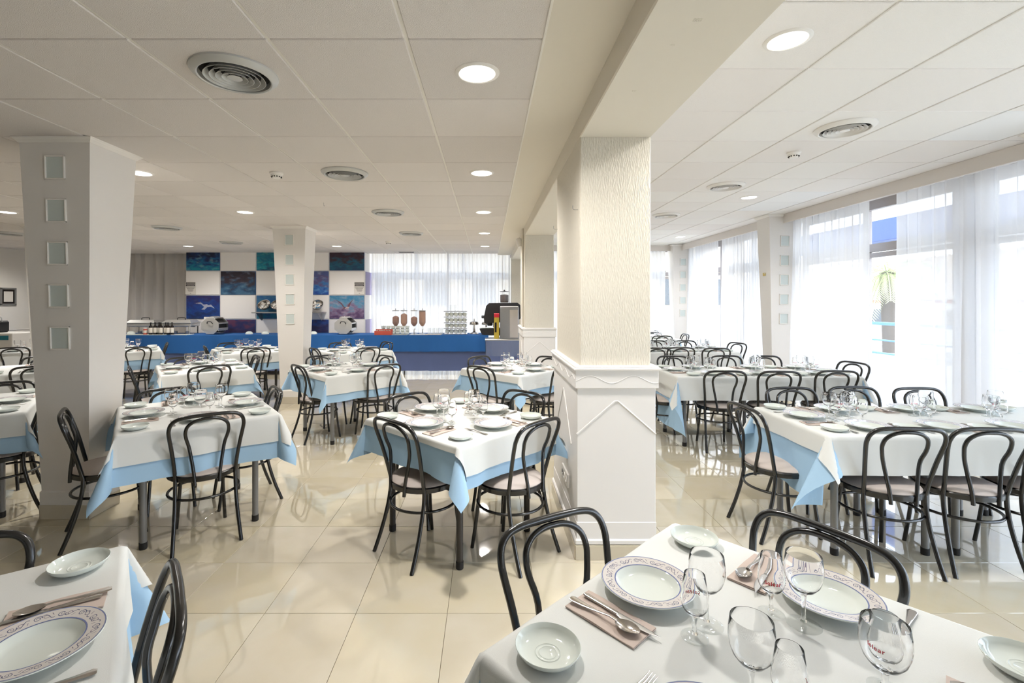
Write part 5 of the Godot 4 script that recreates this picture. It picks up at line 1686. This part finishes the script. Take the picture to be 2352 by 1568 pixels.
# ------------------------------------------------------------------ outside the windows
func outside() -> void:
	var gm := MB.new()
	gm.box(Vector3(30, -0.2, -10), Vector3(50, 0.2, 80))
	gm.box(Vector3(-5, -0.2, -36), Vector3(40, 0.2, 48))
	struct("ground", gm.mesh(), M["concrete"])
	var fa := single("terrace_awning", boxm(Vector3(0.5, 0.42, 16), 0.01, W(8.0, 2.95, 5)), M["fascia_blue"], "blue awning edge over the terrace outside", "awning")
	for d in [-2.5, 3.0, 8.0, 12.8]:
		part(fa, "post", boxm(Vector3(0.1, 2.75, 0.1), 0.005, W(8.1, 1.36, d)), M["render_white"])
	var rl := thing("terrace_railing", "blue and white railing along the terrace outside", "railing")
	for y in [0.55, 0.8, 1.12]:
		part(rl, "rail", boxm(Vector3(0.05, 0.06 if y > 1 else 0.03, 18), 0.01, W(7.6, y, 5)), M["rail_blue"])
	for d in range(-3, 14, 2):
		part(rl, "post", boxm(Vector3(0.05, 1.12, 0.05), 0.005, W(7.6, 0.56, d + 0.4)), M["rail_blue"])
	# a low tiled house across the way
	var h := thing("house", "low tiled house across the terrace", "building")
	part(h, "wall", boxm(Vector3(5, 1.7, 26), 0, W(21.5, 0.75, 22)), M["render_white"])
	part(h, "red_band", boxm(Vector3(5.1, 0.14, 26.1), 0.01, W(21.5, 1.55, 22)), M["red_band"])
	var m := MB.new()
	m.hexa([W(18.9, 1.64, 8.8), W(18.9, 1.64, 35.2), W(24.2, 1.64, 35.2), W(24.2, 1.64, 8.8)], [W(21.4, 3.7, 11), W(21.4, 3.7, 33), W(21.7, 3.7, 33), W(21.7, 3.7, 11)])
	var rf := part(h, "roof", m.mesh(), M["roof_tile"])
	var tm := MB.new()
	for i in 60:
		var d := 11.2 + 21.6 * i / 59.0
		tm.tube(PackedVector3Array([W(18.92, 1.66, 9.1 + 25.8 * i / 59.0), W(21.4, 3.7, d)]), 0.09, 6)
	part(rf, "roof_tiles", tm.mesh(), M["roof_tile"]).set_meta("kind", "stuff")
	for i in 6:
		part(h, "window", boxm(Vector3(0.06, 0.7, 1.0), 0.01, W(18.98, 0.85, 12 + 3.6 * i)), M["dark_window"])
	# palm tree
	var pt := thing("palm_tree", "palm tree seen through the gap in the sheer curtains", "tree", W(13.0, -0.1, 15.3))
	part(pt, "trunk", tubem(smooth([Vector3(0.05, 0, 0), Vector3(0, 1.4, 0), Vector3(-0.06, 2.6, 0)], 5), 0.19, 12), M["trunk"])
	for i in 26:
		var an := TAU * i * 0.381966
		var up := 1.25 - 0.085 * i
		var ln := 1.5 + 0.2 * sin(i * 2.1)
		m = MB.new()
		var spine := PackedVector3Array()
		for j in 11:
			var s := j / 10.0
			spine.append(Vector3(-0.06, 2.6, 0) + Vector3(cos(an), 0, sin(an)) * ln * s * (1.0 - 0.12 * s) + Vector3(0, up * s - 1.0 * s * s, 0))
		m.tube(spine, 0.016, 5)
		for j in range(1, 10):
			for w3 in 3:
				var at := spine[j].lerp(spine[j + 1], w3 / 3.0)
				var dir := (spine[j + 1] - spine[j]).normalized()
				var side := Vector3(-sin(an), 0, cos(an))
				for q in [-1.0, 1.0]:
					var tip: Vector3 = at + (side * q * 0.75 + dir * 0.6 + Vector3(0, -0.3, 0)).normalized() * 0.36 * sin(PI * (0.12 + 0.075 * j))
					var nn := dir.cross(tip - at).normalized()
					m.poly([at, at.lerp(tip, 0.4) + dir * 0.022, tip, at.lerp(tip, 0.4) - dir * 0.022], nn if nn.y > 0 else -nn)
		part(pt, "frond", m.mesh(), M["palm_leaf"])
	# plain buildings beyond the far windows
	for q in [[-3.2, 22.0, 9.0, 5.2, "cream house beyond the far curtains, left one"], [7.5, 24.0, 9.0, 4.6, "cream house beyond the far curtains, right one"]]:
		var b := thing("far_house", q[4], "building", W(q[0], 0, q[1]))
		part(b, "wall", boxm(Vector3(q[2], q[3], 4), 0.02, Vector3(0, q[3] / 2 - 0.1, 0)), M["render_cream"])
		part(b, "roof", boxm(Vector3(q[2] + 0.5, 0.25, 4.5), 0.02, Vector3(0, q[3], 0)), M["red_band"])
		for i in 4:
			part(b, "window", boxm(Vector3(1.0, 1.2, 0.1), 0.01, Vector3(-3.1 + 2.05 * i, 2.0, 2.0)), M["dark_window"])
